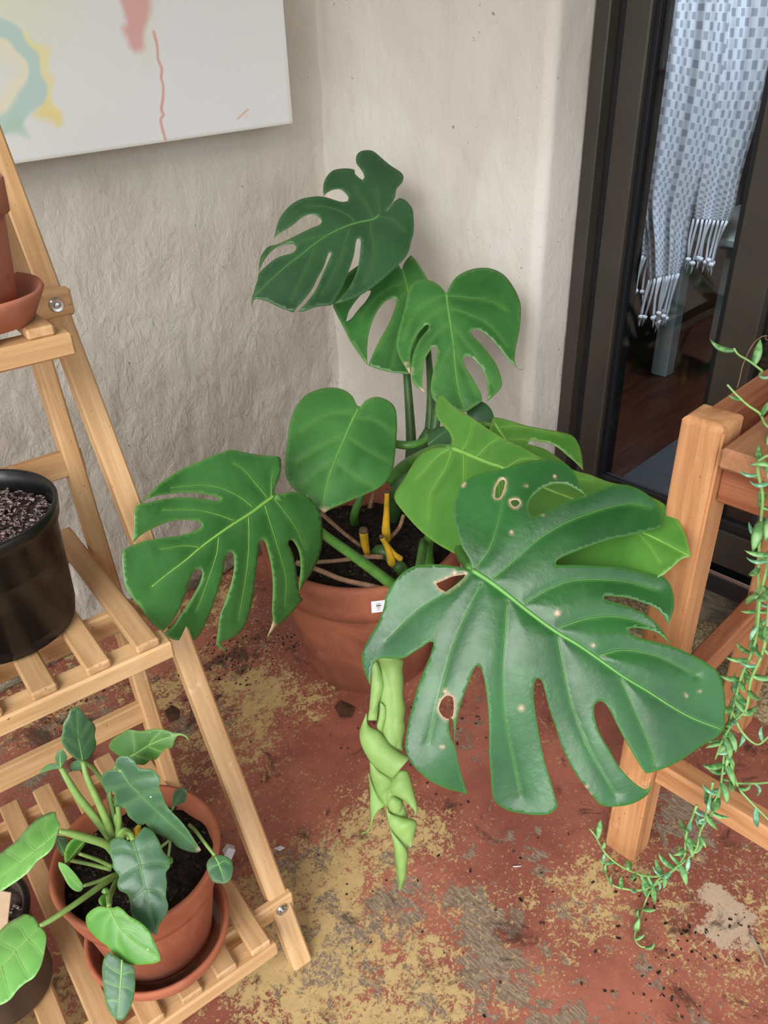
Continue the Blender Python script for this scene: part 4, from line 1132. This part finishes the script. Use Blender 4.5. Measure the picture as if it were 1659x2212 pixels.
pleaf("590,350* 565,330 557,318 565,290 590,265 620,250 640,232 670,228 720,235 780,225 840,228 890,244 930,248 960,265 968,291* 950,268 915,256 895,280 880,320 850,325 830,345 800,380 770,385 740,408 700,405 660,388 620,368", M['phil_o'], M['phil_v'],
      (*P5(610, 390), .95), (*P5(965, 285), .92), (*P5(720, 235), .935), "615,385 680,360 760,310 840,275 935,252", ["690,352 690,300 680,240", "760,312 790,270 830,235", "690,355 740,375 770,382", "760,315 800,330 830,340"],
      pet=[pp(590, 770, .955), pp(575, 650, .955), pp(560, 560, .955), pp(580, 450, .955), pp(612, 392, .951)])
pleaf("640,360* 615,363 595,380 590,410 602,430 560,435 530,450 517,480 533,520 545,552 580,545 588,590 580,620 620,625 645,640 655,670 690,700 720,720 745,708 752,720 790,755 840,780 880,800 910,830 960,850 1010,858 1029,845* 1000,800 960,740 920,690 880,650 850,610 830,560 815,520 820,480 800,450 770,430 730,430 700,415 690,390 665,365", M['phil'], M['phil_vd'],
      (*P5(620, 430), .905), (*P5(1028, 845), .915), (*P5(830, 520), .905), "618,430 660,500 720,560 830,670 930,760 1020,840", ["660,500 740,470 800,470", "720,560 780,540 820,540", "780,620 830,600 860,630", "660,505 600,520 545,530", "720,565 670,600 620,622", "800,645 780,690 760,720"],
      bend=dict(d=.4, t=.15, w=.06, wf=22), pet=[pp(600, 790, .955), pp(610, 690, .94), pp(600, 560, .925), pp(608, 460, .912), pp(620, 432, .906)], dmg=[(1022, 842, 6)])
pleaf("680,792* 660,800 620,780 580,785 560,810 558,850 575,900 580,940 610,975 600,1010 610,1050 650,1070 665,1110 670,1160 690,1200 730,1240 775,1270 802,1281* 815,1230 850,1180 862,1130 850,1080 855,1010 850,960 870,930 865,890 835,850 815,800 785,750 755,730 740,725 720,745 700,775", M['phil'], M['phil_vd'],
      (*P5(680, 795), .905), (*P5(800, 1280), .865), (*P5(860, 930), .895), "682,798 700,860 720,930 750,1060 770,1160 795,1272", ["700,860 630,840 570,850", "715,920 660,950 605,990", "745,1040 700,1080 660,1110", "700,860 760,820 790,780", "718,925 790,910 860,920", "745,1045 800,1050 850,1090"],
      bend=dict(d=.35, t=.2, w=.05, wf=20), pet=[pp(610, 800, .95), pp(640, 760, .93), pp(670, 765, .912), pp(681, 793, .906)])
pleaf("308,712* 290,682 285,650 265,648 220,665 170,700 130,740 90,790 40,830 -10,870 -60,930 -80,1010 -60,1060 0,1055 60,1020 110,985 150,950 190,900 240,865 270,830 285,790 297,750", M['phil_p'], M['phil_v'],
      (*P5(300, 745), .90), (*P5(-60, 1030), .87), (*P5(270, 830), .885), "298,745 240,800 200,830 130,885 60,940 -50,1020", ["240,798 220,740 230,690", "180,845 140,800 130,760", "110,900 60,870 30,850", "240,802 220,850 190,880", "180,848 150,900 120,960", "100,908 60,960 20,1030"],
      bend=dict(l=.5, r=.2, t=.1), pet=[pp(585, 850, .95), pp(545, 815, .935), pp(450, 785, .92), pp(360, 760, .908), pp(300, 748, .901)], pr=(.006, .005, .0045, .003))
pleaf("200,1232* 180,1195 150,1175 120,1172 90,1190 50,1210 15,1240 -30,1300 -70,1400 -80,1530 -40,1640 0,1638 50,1610 90,1560 130,1525 170,1500 195,1465 215,1420 230,1350 237,1290 225,1255", M['phil_p'], M['phil_v'],
      (*P5(205, 1235), .86), (*P5(-70, 1580), .81), (*P5(235, 1350), .835), "203,1236 110,1330 50,1395 0,1450 -60,1560", ["140,1300 100,1240 60,1225", "80,1362 20,1330 -20,1310", "140,1300 180,1340 215,1390", "80,1365 110,1430 150,1500", "10,1440 30,1520 50,1590"],
      bend=dict(d=.4, t=.12), pet=[pp(610, 965, .95), pp(540, 1010, .925), pp(400, 1110, .89), pp(280, 1190, .87), pp(205, 1235, .861)])
pleaf("560,1135* 578,1140 602,1132 630,1150 660,1180 720,1215 760,1255 790,1310 820,1390 822,1411* 790,1425 740,1430 680,1432 630,1420 590,1390 550,1340 500,1300 460,1260 440,1215 442,1180 470,1150 510,1132 545,1138", M['phil_b'], M['phil_v'],
      (*P5(558, 1135), .86), (*P5(820, 1408), .83), (*P5(690, 1200), .85), "558,1138 600,1230 650,1285 700,1330 812,1402", ["575,1170 630,1180 680,1220", "610,1240 680,1250 740,1290", "575,1175 540,1220 530,1290", "610,1245 600,1310 640,1390", "560,1145 500,1160 460,1200"],
      bend=dict(d=.55, t=.2), pet=[pp(600, 1000, .94), pp(580, 1040, .91), pp(562, 1085, .88), pp(558, 1136, .861)], mw=2.0)
pleaf("545,1142* 515,1125 504,1100 518,1078 545,1066 572,1085 576,1115 568,1140", M['phil_b'], M['phil_v'], (*P5(545, 1066), .885), (*P5(550, 1140), .87), (*P5(576, 1110), .88), "545,1070 545,1135", bend=dict(d=.5))
pleaf("535,1068* 520,1060 525,1045 545,1035 562,1055 560,1080 545,1085", M['phil_p'], M['phil_v'], (*P5(530, 1040), .895), (*P5(550, 1082), .885), (*P5(562, 1060), .89), "535,1042 548,1080", bend=dict(d=.3))
pleaf("555,1368* 532,1400 522,1460 530,1550 540,1620 565,1680 600,1714 630,1714 660,1670 685,1600 693,1530 690,1470 685,1440 640,1422 600,1392", M['phil'], M['phil_v'],
      (*P5(620, 1400), .84), (*P5(605, 1714), .82), (*P5(693, 1500), .835), "625,1405 620,1500 612,1600 605,1708", ["620,1480 660,1470 685,1470", "618,1540 655,1550 685,1570", "620,1480 570,1450 545,1430", "617,1545 570,1530 532,1510", "612,1620 575,1610 550,1620"], bend=dict(d=.5, t=.1))
pleaf("1100,872* 1072,888 1057,920 1065,960 1085,1000 1105,1012 1150,1015 1180,995 1193,950 1190,910 1165,880 1130,870", M['phil'], M['phil_v'],
      (*P5(1100, 874), .94), (*P5(1155, 1010), .925), (*P5(1190, 930), .935), "1102,876 1130,940 1150,1005", ["1120,915 1150,900 1175,915", "1120,918 1090,930 1070,950"], pet=[pp(970, 716, .97), pp(1000, 745, .955), pp(1050, 810, .948), pp(1100, 873, .941)], pr=(.0022, .002), mw=1.8)
pleaf("888,626* 884,600 883,575 895,540 925,528 955,536 957,570 945,600 912,612", M['phil'], M['phil_vd'], (*P5(890, 620), 1.0), (*P5(940, 532), .99), (*P5(955, 590), .995), "890,620 920,570 935,535", pet=[pp(880, 640, 1.03), pp(889, 622, 1.001)], pr=(.002, .0015), mw=1.4)
pleaf("335,915* 330,870 345,820 380,785 415,782 440,800 420,840 380,880 345,915", M['phil_b'], M['phil_v'], (*P5(400, 865), .93), (*P5(340, 912), .92), (*P5(432, 800), .915), "432,798 385,850 340,912", bend=dict(d=.3), pet=[pp(575, 930, .955), pp(500, 895, .945), pp(405, 862, .931)], pr=(.0025, .002), mw=1.6)
pleaf("300,905* 340,920 380,960 410,1000 427,1030 415,1055 385,1055 350,1025 320,970 300,930", M['phil_p'], M['phil_v'], (*P5(425, 1040), .925), (*P5(300, 908), .915), (*P5(345, 1020), .92), "424,1042 370,990 303,910", bend=dict(d=.4), pet=[pp(592, 968, .95), pp(500, 1005, .938), pp(424, 1028, .926)], pr=(.0025, .002), mw=1.6)
pleaf("290,772* 320,775 348,792 340,850 322,875 300,845 285,810", M['phil'], M['phil_v'], (*P5(335, 870), .935), (*P5(292, 772), .925), (*P5(348, 800), .93), "333,868 310,820 295,780", bend=dict(d=.3), pet=[pp(570, 945, .957), pp(450, 915, .95), pp(360, 895, .942), pp(334, 868, .936)], pr=(.0025, .002), mw=1.6)
pleaf("312,425* 290,402 282,370 298,337 320,332 345,370 330,395", M['phil'], M['phil_v'], (*P5(312, 424), .925), (*P5(310, 332), .915), (*P5(345, 370), .92), "312,422 308,380 310,338", bend=dict(d=.4), pet=[pp(570, 785, .955), pp(480, 670, .945), pp(400, 570, .935), pp(345, 480, .929), pp(312, 424, .926)], pr=(.0055, .0045, .003), mw=1.6)
pleaf("312,428* 280,430 240,440 195,457* 225,420 255,403 290,405", M['phil'], M['phil_vd'], (*P5(312, 426), .926), (*P5(195, 456), .935), (*P5(255, 404), .93), "310,426 250,422 200,454", bend=dict(d=.4), mw=1.4)
pleaf("430,392* 425,415 415,435 380,440 360,425 362,405 378,390 408,384", M['phil'], M['phil_vd'], (*P5(430, 395), .94), (*P5(362, 425), .945), (*P5(410, 438), .943), "428,396 395,410 365,422", bend=dict(d=.3), pet=[pp(625, 745, .965), pp(590, 620, .96), pp(530, 500, .953), pp(470, 420, .946), pp(430, 394, .941)], pr=(.0032, .0022), mw=1.4)
pleaf("862,880* 870,876 882,885 885,905 872,918 860,910", M['phil_b'], M['phil_v'], (*P5(862, 880), .955), (*P5(874, 917), .95), (*P5(885, 890), .952), "863,882 874,912", bend=dict(d=.3), pet=[pp(800, 850, .97), pp(845, 812, .96), pp(870, 800, .958), pp(862, 880, .956)], pr=(.002, .0016), mw=1.2)
for k, (pts, r) in enumerate([([pp(580, 800, .968), pp(585, 740, .958), pp(595, 660, .952)], (.006, .0045, .002)), ([pp(690, 800, .965), pp(700, 750, .95), pp(715, 715, .945)], (.006, .005, .002)), ([pp(600, 790, .962), pp(625, 755, .948), pp(655, 760, .942), pp(665, 790, .94)], (.005, .006, .005, .003))]):
    tube('leaf_sheath', pts, list(r), M['cut_yellow'] if k == 1 else M['phil_v'], phil, 8)
tube('stem', [np.array((CRN[0]+.01, CRN[1]+.012, pz+.150)), pp(610, 850, .97), pp(605, 800, .965)], [.012, .011, .008], M['petiole'], phil, 10)

# ================================================================ dark pot at the bottom left corner
_q = on_z(50, 1985, .27)
_r = CR.copy(); _r[2] = 0; _r /= np.linalg.norm(_r)
dx, dy = (_q-_r*.062)[:2]
dpot = empty('nursery_pot', (dx, dy, ZB), label='small dark brown plastic pot at the lower left corner on the bottom shelf', cat='plant pot')
M['brown_plastic'] = flat('brown_plastic', '41342a', .45, .4, .25, 12)
link('pot_body', lathe_mesh('pot_body', [(.002, .001), (.056, .001), (.060, .006), (.0595, .13), (.062, .132), (.063, .149), (.0605, .152), (.0575, .149), (.0565, .12), (.05, .02), (.002, .02)], 56), M['brown_plastic'], dpot, local=True, smooth=True)
link('rim', lathe_mesh('rim', [(.060, .142), (.0655, .1435), (.0675, .150), (.065, .156), (.060, .1545)], 56), M['black_plastic'], dpot, local=True, smooth=True)
soil_disc('soil', dx, dy, ZB+.132, .0575, M['soil_dry'], dpot)
chips('bark_chips', dx, dy, ZB+.134, .052, 120, .0035, M['chip'], dpot, .003, 21)
M['tagwood'] = flat('beige_plant_tag', 'b39a7e', .7, .3, .1, 20)
bar('plant_tag', at(-8, 2030, .955), at(2, 1925, .895), .022, .002, M['tagwood'], dpot, tuple(CR), .0005)

# ================================================================ chair and throw behind the glass
M['grey_paint'] = flat('grey_painted_wood', '8f9693', .5, .4, .05, 10)
lg = on_z(1420, 812, .1)
chx, chy = lg[0]+.03, lg[1]
chair = empty('painted_chair', (chx, chy, .1), label='grey painted chair behind the glass door with a throw over its back', cat='chair')
for (x, y, z1) in ((0, 0, 1.36), (0, -.46, 1.36), (.42, 0, .55), (.42, -.46, .55)):
    box('leg', (chx+x-.028, chy+y-.028, .1), (chx+x+.028, chy+y+.028, z1), M['grey_paint'], chair, .003)
box('top_rail', (chx-.018, chy-.44, 1.29), (chx+.018, chy-.02, 1.35), M['grey_paint'], chair, .004)
box('seat', (chx-.03, chy-.49, .55), (chx+.46, chy+.03, .575), M['grey_paint'], chair, .004)

def cloth_mat():
    k = NT('woven_check_cotton', .9, .1)
    tc = k.n('ShaderNodeTexCoord'); sp = k.n('ShaderNodeSeparateXYZ'); k.t.links.new(tc.outputs['UV'], sp.inputs[0])
    u = k.math('MULTIPLY', sp.outputs[0], 1.0); v0 = k.math('MULTIPLY', sp.outputs[1], 26.0)
    odd = k.math('MODULO', k.math('FLOOR', u), 2.0)
    v = k.math('ADD', v0, k.math('MULTIPLY', odd, .5))
    fu, fv = k.math('FRACT', u), k.math('FRACT', v)
    m = k.math('MULTIPLY', k.math('MULTIPLY', k.math('GREATER_THAN', fu, .12), k.math('LESS_THAN', fu, .9)), k.math('MULTIPLY', k.math('GREATER_THAN', fv, .1), k.math('LESS_THAN', fv, .52)))
    k.col(k.mix(k.math('MULTIPLY', m, .8), srgb('f0f3fa'), srgb('a3a8b8')))
    w = k.noise(k.coord((1, 1, 1), 'UV'), 300, 3, .6)
    k.normal(k.bump(w, .3, .002))
    return k.m
M['throw'] = cloth_mat()
M['tassel'] = flat('cotton_tassel', 'eef1f7', .9, .1)
throw = empty('fringed_throw', (chx-.05, chy-.2, 1.3), label='white checked cotton throw with knotted fringe hanging behind the glass', cat='throw')
TX = chx-.095
def panel(name, left, right, xoff, folds, amp, uoff):
    A = np.array(catmull(left, 8)); B = np.array(catmull(right, 8)); k, m = 60, 70
    ta, tb, tt = np.linspace(0, 1, len(A)), np.linspace(0, 1, len(B)), np.linspace(0, 1, k)
    A = np.stack([np.interp(tt, ta, A[:, i]) for i in (0, 1)], 1); B = np.stack([np.interp(tt, tb, B[:, i]) for i in (0, 1)], 1)
    V, UV = [], []
    wn = np.linalg.norm(B[k//2]-A[k//2]); hn = np.linalg.norm(A[-1]-A[0])
    for i in range(k):
        for j in range(m+1):
            s = j/m; p = A[i]+(B[i]-A[i])*s
            base = on_x(p[0], p[1], TX+xoff)
            f = amp*(math.sin(s*folds*6.283+.6*math.sin(tt[i]*3)+uoff)+.45*math.sin(s*folds*2.3*6.283+1.1*tt[i]+2))*(.65+.5*tt[i])
            edge = min(1, s/.06, (1-s)/.06)
            base = on_x(p[0], p[1], TX+xoff+f*edge+.03*(1-edge))
            V.append(base); UV.append(((s+.05*math.sin(s*folds*6.283+uoff)*.6)*wn/9.0+40, (1-tt[i])*hn/27.0/26.0))
    F = [(i*(m+1)+j, i*(m+1)+j+1, (i+1)*(m+1)+j+1, (i+1)*(m+1)+j) for i in range(k-1) for j in range(m)]
    V = np.array(V); N = len(V); Q = V+np.array([.003, 0, 0])
    bd = [(i*(m+1), (i+1)*(m+1)) for i in range(k-1)]+[(i*(m+1)+m, (i+1)*(m+1)+m) for i in range(k-1)]+[((k-1)*(m+1)+j, (k-1)*(m+1)+j+1) for j in range(m)]
    FF = F+[tuple(x+N for x in f[::-1]) for f in F]+[(a, b, b+N, a+N) for a, b in bd]
    me_ = mesh(name, np.concatenate([V, Q]), FF)
    uvl = me_.uv_layers.new(name='UVMap'); UV = UV+UV
    for l in me_.loops: uvl.data[l.index].uv = UV[l.vertex_index]
    o = link(name, me_, M['throw'], throw, smooth=True)
    hem = V[(k-1)*(m+1):]
    return o, hem
big, hem1 = panel('cloth_panel', [(1430, -130), (1424, 0), (1412, 160), (1393, 330), (1386, 430), (1396, 520), (1400, 606)], [(1600, -130), (1585, 0), (1560, 200), (1525, 350), (1490, 480), (1478, 560), (1470, 590)], 0.0, 2.4, .010, .5)
rp, hem2 = panel('cloth_panel', [(1560, -130), (1550, 0), (1540, 200), (1515, 350), (1500, 430), (1496, 473)], [(1700, -130), (1690, 0), (1650, 200), (1600, 380), (1585, 450), (1575, 478)], .018, 1.8, .009, 2.0)
lp, hem3 = panel('cloth_panel', [(1428, -100), (1420, 60), (1392, 380), (1380, 470), (1373, 545)], [(1470, -100), (1460, 60), (1425, 380), (1410, 480), (1404, 560)], .022, 1.2, .006, 1.0)
def fringe(panel_o, hem, n, length, seed):
    rd = random.Random(seed)
    for i in range(n):
        p = hem[int((i+.5)/n*(len(hem)-1))]
        L = length*rd.uniform(.88, 1.12); sx, sy = rd.uniform(-.006, .006), rd.uniform(-.004, .02)
        q = p+np.array([sx-.002, sy, -L])
        m_ = (p+q)/2+np.array([rd.uniform(-.004, .004), rd.uniform(-.004, .006), 0])
        V, F = tube_geo(catmull([p, m_, q], 4), [.0042, .0038, .0036], 6)
        g = Geo(); g.add(V, F)
        # knot and frayed end
        V, F = tube_geo([q+np.array([0, 0, .006]), q+np.array([0, 0, .002]), q-np.array([0, 0, .004]), q-np.array([0, 0, .009])], [.004, .0085, .0085, .003], 8); g.add(V, F)
        e = q+np.array([rd.uniform(-.004, .004), rd.uniform(-.008, .008), -.032])
        V, F = tube_geo(catmull([q, (q+e)/2+np.array([0, rd.uniform(-.004, .004), 0]), e], 3), [.003, .0028, .0008], 5); g.add(V, F)
        t = g.build('tassel', M['tassel'], panel_o)
fringe(big, hem1, 11, .135, 1)
fringe(rp, hem2, 9, .115, 2)
fringe(lp, hem3, 5, .110, 3)

# added fill lamp, unseen above the frame, to brighten the throw
fill_lamp = empty('added_fill_lamp', (.62, -.62, 2.45), label='added unseen fill lamp brightening the throw behind the glass', cat='lamp')
M['fill_lamp_glass'] = flat('opal_glass', 'f2f2f2', .4, .4)
link('fill_lamp_bowl', lathe_mesh('fill_lamp_bowl', [(.17, 0), (.17, -.03), (.12, -.035), (.001, -.035)], 40), M['fill_lamp_glass'], fill_lamp, local=True, smooth=True)
ld = bpy.data.lights.new('fill_lamp_light', 'AREA'); ld.shape = 'DISK'; ld.size = .32; ld.energy = 34; ld.color = (.86, .92, 1.0)
lo_ = bpy.data.objects.new('fill_lamp_light', ld); COL.objects.link(lo_); lo_.location = (.62, -.62, 2.405); attach(lo_, fill_lamp)

# ================================================================ trailing succulent on the table
M['succ'] = (lambda k: (k.col(k.mix(k.ramp(k.noise(k.coord(), 90, 3, .5), .35, .65), srgb('47783f'), srgb('7fae6c'))), k.m)[-1])(NT('succulent_leaf', .4, .45))
M['succ_b'] = (lambda k: (k.col(k.mix(k.ramp(k.noise(k.coord(), 90, 3, .5), .35, .65), srgb('5f9a72'), srgb('9cc7a4'))), k.m)[-1])(NT('succulent_leaf_blue', .4, .45))
M['succ_s'] = flat('succulent_stem', '86ab62', .5, .4, .15, 60)
M['twig'] = flat('dry_brown_tendril', '7d5f45', .7, .3, .2, 60)
succ = empty('trailing_succulent', (-.27, -1.42, .771), label='string-like fishhook succulent trailing from the timber table to the floor', cat='potted plant')
link('pot', lathe_mesh('pot', [(.002, .001), (.046, .001), (.062, .085), (.066, .086), (.068, .108), (.065, .11), (.061, .107), (.058, .08), (.05, .02), (.002, .02)], 48), M['terra_b'], succ, local=True, smooth=True)
soil_disc('soil', -.27, -1.42, .771+.094, .060, M['soil'], succ)
def hookleaf(name, mat, L=.019, wd=.0034, curve=.9):
    V, F = [], []; nr, ns = 8, 6
    for i in range(nr+1):
        t = i/nr; a = curve*t
        x = L*math.sin(a)/max(curve, .01); z = L*(1-math.cos(a))/max(curve, .01)
        r = wd*max(.12, math.sin(math.pi*min(1, .12+t*.88))**.75)*(1.15-.35*t)
        if t > .97: r = .0004
        tx, tz = math.cos(a), math.sin(a)
        for k in range(ns):
            b = 2*math.pi*k/ns
            V.append((x-tz*r*.55*math.sin(b), r*math.cos(b), z+tx*r*.55*math.sin(b)))
    for i in range(nr):
        for k in range(ns):
            l = (k+1) % ns; F.append((i*ns+k, i*ns+l, (i+1)*ns+l, (i+1)*ns+k))
    F.append(tuple(range(ns))[::-1]); F.append(tuple(nr*ns+k for k in range(ns)))
    me_ = mesh(name, V, F); me_.materials.append(mat)
    me_.polygons.foreach_set('use_smooth', [True]*len(me_.polygons)); return me_
hooks = [hookleaf('hooked_leaf', M['succ'], .029, .0048, 1.2), hookleaf('hooked_leaf', M['succ'], .023, .0042, .6), hookleaf('hooked_leaf', M['succ_b'], .026, .0036, 1.5), hookleaf('hooked_leaf', M['succ'], .032, .0054, .9)]
XP = -.486
def vp(x, y, off=0.0):
    p = on_x(x, y, XP+off)
    if p[2] < .012: p = on_z(x, y, .010)
    return p
rdv = random.Random(12)
def strand(px, r=.0016, off=0.0, leaves=1.0, pts=None, first=None, mat=None):
    P = ([first] if first is not None else [])+[vp(x, y, off) for x, y in px] if pts is None else pts
    Q = catmull(P, 6)
    st = tube('trailing_stem', Q, [r*1.2, r, r*.7], mat or M['succ_s'], succ, 6, 0)
    if not leaves: return st
    d = np.concatenate([[0], np.cumsum(np.linalg.norm(np.diff(np.array(Q), axis=0), axis=1))])
    s = .01 if first is None else .06
    k = 0
    while s < d[-1]:
        i = min(len(Q)-2, int(np.searchsorted(d, s))); p = Q[i]; t = Q[i+1]-Q[i]; t = t/(np.linalg.norm(t)+1e-9)
        side = np.cross(t, [0, 0, 1.0]); 
        if np.linalg.norm(side) < .2: side = np.cross(t, CF)
        side /= np.linalg.norm(side)
        ang = k*2.4+rdv.uniform(-.5, .5); other = np.cross(t, side)
        w = side*math.cos(ang)+other*math.sin(ang)
        x = Vector(w*.9+t*rdv.uniform(.1, .7)).normalized()
        if p[2] < .03 and x[2] < 0: x[2] = abs(x[2]); x.normalize()
        z = Vector((0, 0, 1)) if rdv.random() < .75 else Vector((0, 0, -1))
        if p[2] < .04: z = Vector((0, 0, 1))
        z = (z-x*z.dot(x)); 
        if z.length < .1: z = Vector((1, 0, 0))-x*x[0]
        z.normalize(); y = z.cross(x)
        sc = rdv.uniform(.75, 1.15)
        m = Matrix(((x[0]*sc, y[0]*sc, z[0]*sc, p[0]), (x[1]*sc, y[1]*sc, z[1]*sc, p[1]), (x[2]*sc, y[2]*sc, z[2]*sc, p[2]), (0, 0, 0, 1)))
        o = bpy.data.objects.new('hooked_leaf', hooks[rdv.choice([0, 0, 1, 2, 3])]); COL.objects.link(o)
        o.matrix_basis = m; attach(o, succ)
        s += rdv.uniform(.013, .02)/leaves; k += 1
    return st
crown = np.array((-.285, -1.405, .868))
over_pt = np.array((-.455, -1.325, .80))
def V3(*q): return np.array(q)
strand([(1655, 985), (1648, 1080), (1640, 1180), (1636, 1320), (1622, 1410), (1592, 1490), (1575, 1535), (1577, 1600), (1562, 1660), (1548, 1735), (1515, 1790), (1503, 1835), (1470, 1868), (1445, 1888), (1420, 1902), (1395, 1945), (1378, 2000), (1371, 2025), (1384, 2044), (1408, 2047)], pts=None, first=over_pt, leaves=.85)
strand([(1468, 1868), (1440, 1888), (1400, 1893), (1350, 1876), (1310, 1846), (1286, 1806), (1273, 1790)], leaves=.7)
strand([(1435, 1900), (1390, 1922), (1350, 1920), (1322, 1910), (1306, 1882), (1298, 1858)], leaves=1.0)
strand([(1576, 1600), (1581, 1660), (1595, 1700), (1612, 1722), (1659, 1770), (1690, 1800)], off=.004, leaves=.5)
strand([(1560, 1683), (1600, 1692), (1659, 1690), (1690, 1680)], off=.006, leaves=.5)
strand([(1668, 1060), (1659, 1210), (1642, 1290), (1632, 1385), (1602, 1460), (1586, 1520), (1572, 1580), (1563, 1640), (1556, 1700), (1536, 1745)], off=-.010, leaves=1.0)
strand([(1662, 1300), (1650, 1400), (1622, 1470), (1612, 1530), (1585, 1560), (1560, 1600), (1545, 1640)], off=-.016, leaves=.9)
strand([(1580, 1535), (1602, 1580), (1635, 1608), (1662, 1590)], off=-.006, leaves=.6)
strand([(1505, 1740), (1482, 1805), (1478, 1850), (1452, 1880)], off=.002, leaves=.8)
strand([(1540, 1690), (1530, 1740), (1520, 1775)], off=-.008, leaves=1.0)
strand(None, pts=[crown, V3(-.32, -1.375, .885), V3(-.36, -1.33, .85), at(1670, 818, .93), at(1645, 800, .92), at(1620, 781, .915), at(1595, 766, .91), at(1585, 752, .908)], leaves=.55)
strand(None, pts=[crown, V3(-.33, -1.38, .88), V3(-.39, -1.335, .83), at(1690, 930, .905), at(1640, 892, .895), at(1615, 875, .893), at(1590, 852, .89), at(1571, 831, .888)], leaves=.5)
strand(None, pts=[crown, V3(-.31, -1.37, .90), V3(-.33, -1.34, .915), at(1690, 735, .935), at(1655, 725, .925), at(1628, 742, .92), at(1606, 785, .915), at(1597, 822, .91), at(1592, 838, .905)], r=.0008, leaves=0, mat=M['twig'])

for (e, q) in (((-.40, -1.42, .80), (-.478, -1.40, .70)), ((-.41, -1.36, .80), (-.482, -1.345, .72)), ((-.36, -1.47, .80), (-.40, -1.50, .782)), ((-.30, -1.34, .79), (-.31, -1.29, .782))):
    strand(None, pts=[crown, (crown+V3(*e))/2+V3(-.01, 0, .02), V3(*e), V3(*q)], leaves=.9)
strand(None, pts=[crown, over_pt+V3(.06, -.02, .03), over_pt, vp(1675, 1010, -.010), vp(1668, 1060, -.010)], leaves=.6)
strand(None, pts=[crown, over_pt+V3(.05, -.05, .03), over_pt+V3(-.01, -.02, -.01), vp(1690, 1150, -.016), vp(1662, 1300, -.016)], leaves=.6)

# ================================================================ litter on the floor
M['dry_leaf'] = flat('dead_brown_leaf', '4a3424', .8, .2, .3, 60)
M['petal'] = flat('white_petal', 'd8d2d6', .7, .3, .1, 60)
def litter(name, pts, mat, label, cat, h=.006, group=None):
    P = np.array([on_z(x, y, 0) for x, y in pts]); c = P.mean(0); n = len(P)
    V = [c+np.array([0, 0, h])]
    for i, p in enumerate(P): V.append(p+np.array([0, 0, .0015+.5*h*(i % 2)]))
    V += [v-np.array([0, 0, .0012]) for v in V]
    F = [(0, 1+i, 1+(i+1) % n) for i in range(n)]+[(n+1, n+2+(i+1) % n, n+2+i) for i in range(n)]+[(1+i, n+2+i, n+2+(i+1) % n, 1+(i+1) % n) for i in range(n)]
    o = link(name, mesh(name, V, F), mat)
    return tag(o, label, cat, group)
litter('dead_leaf', [(722, 1528), (735, 1516), (752, 1520), (768, 1532), (760, 1550), (735, 1552)], M['dry_leaf'], 'curled dead brown leaf on the floor in front of the big pot', 'dead leaf')
litter('dead_leaf', [(355, 1538), (372, 1526), (388, 1534), (386, 1556), (366, 1560)], M['dry_leaf'], 'small dead leaf on the red floor beyond the middle shelf', 'dead leaf')
litter('dead_leaf', [(98, 1535), (112, 1522), (128, 1521), (122, 1534), (106, 1544)], M['dry_leaf'], 'narrow dark dead leaf on the floor under the middle shelf', 'dead leaf')
litter('fallen_petal', [(480, 1838), (492, 1828), (506, 1828), (510, 1842), (500, 1858), (486, 1854)], M['petal'], 'crumpled white petal on the floor beside the terracotta saucer', 'petal', .012)
litter('fallen_petal', [(592, 1833), (606, 1829), (616, 1832), (604, 1840)], M['petal'], 'tiny mauve petal on the floor beside the stand leg', 'petal', .004)
M['twig_floor'] = flat('grey_twig', '9a8f80', .8, .2, .2, 60)
tag(tube('fallen_twig', [on_z(1622, 2018, .004), on_z(1640, 2055, .005), on_z(1655, 2090, .004)], [.0022, .002, .0012], M['twig_floor'], None, 6), 'thin grey twig lying on the floor at the right edge', 'twig')
tag(tube('fallen_twig', [on_z(1108, 1872, .003), on_z(1126, 1871, .003)], [.0009, .0009], M['petal'], None, 6, 2), 'short pale straw on the bare floor between rolled leaf and table leg', 'twig')
def crumbs():
    g = Geo(); rd = random.Random(5)
    spots = [(500, 1440, 70, 60), (470, 1400, 60, 40), (150, 1570, 60, 50), (560, 1380, 60, 30), (640, 1390, 40, 40), (1400, 1930, 60, 25), (1480, 2060, 120, 40), (1590, 2010, 60, 15), (420, 1480, 60, 40), (900, 1560, 300, 70), (1000, 1900, 500, 50), (200, 1480, 90, 40), (1440, 2150, 150, 25)]
    for (cx, cy, s, n) in spots:
        for _ in range(n):
            p = on_z(rd.gauss(cx, s*.5), rd.gauss(cy, s*.35), 0)
            if p[0] > -.02 or p[1] > -.05: continue
            if (p[0]-mx)**2+(p[1]-my)**2 < .15**2: continue
            z = rd.uniform(.0004, .0016); a = rd.random()*6.28; l = z*rd.uniform(1, 2.6)
            c, s_ = math.cos(a), math.sin(a)
            V = [(p[0]+c*x*l-s_*y*z, p[1]+s_*x*l+c*y*z, zz_*z) for x in (-1, 1) for y in (-1, 1) for zz_ in (0, 1)]
            g.add(V, [(0, 1, 3, 2), (4, 6, 7, 5), (0, 4, 5, 1), (2, 3, 7, 6), (0, 2, 6, 4), (1, 5, 7, 3)])
    o = g.build('soil_crumbs', M['chip_dk'], None, smooth=False)
    tag(o, 'scattered dark soil crumbs and grit over the painted floor', 'dirt', kind='stuff')
crumbs()
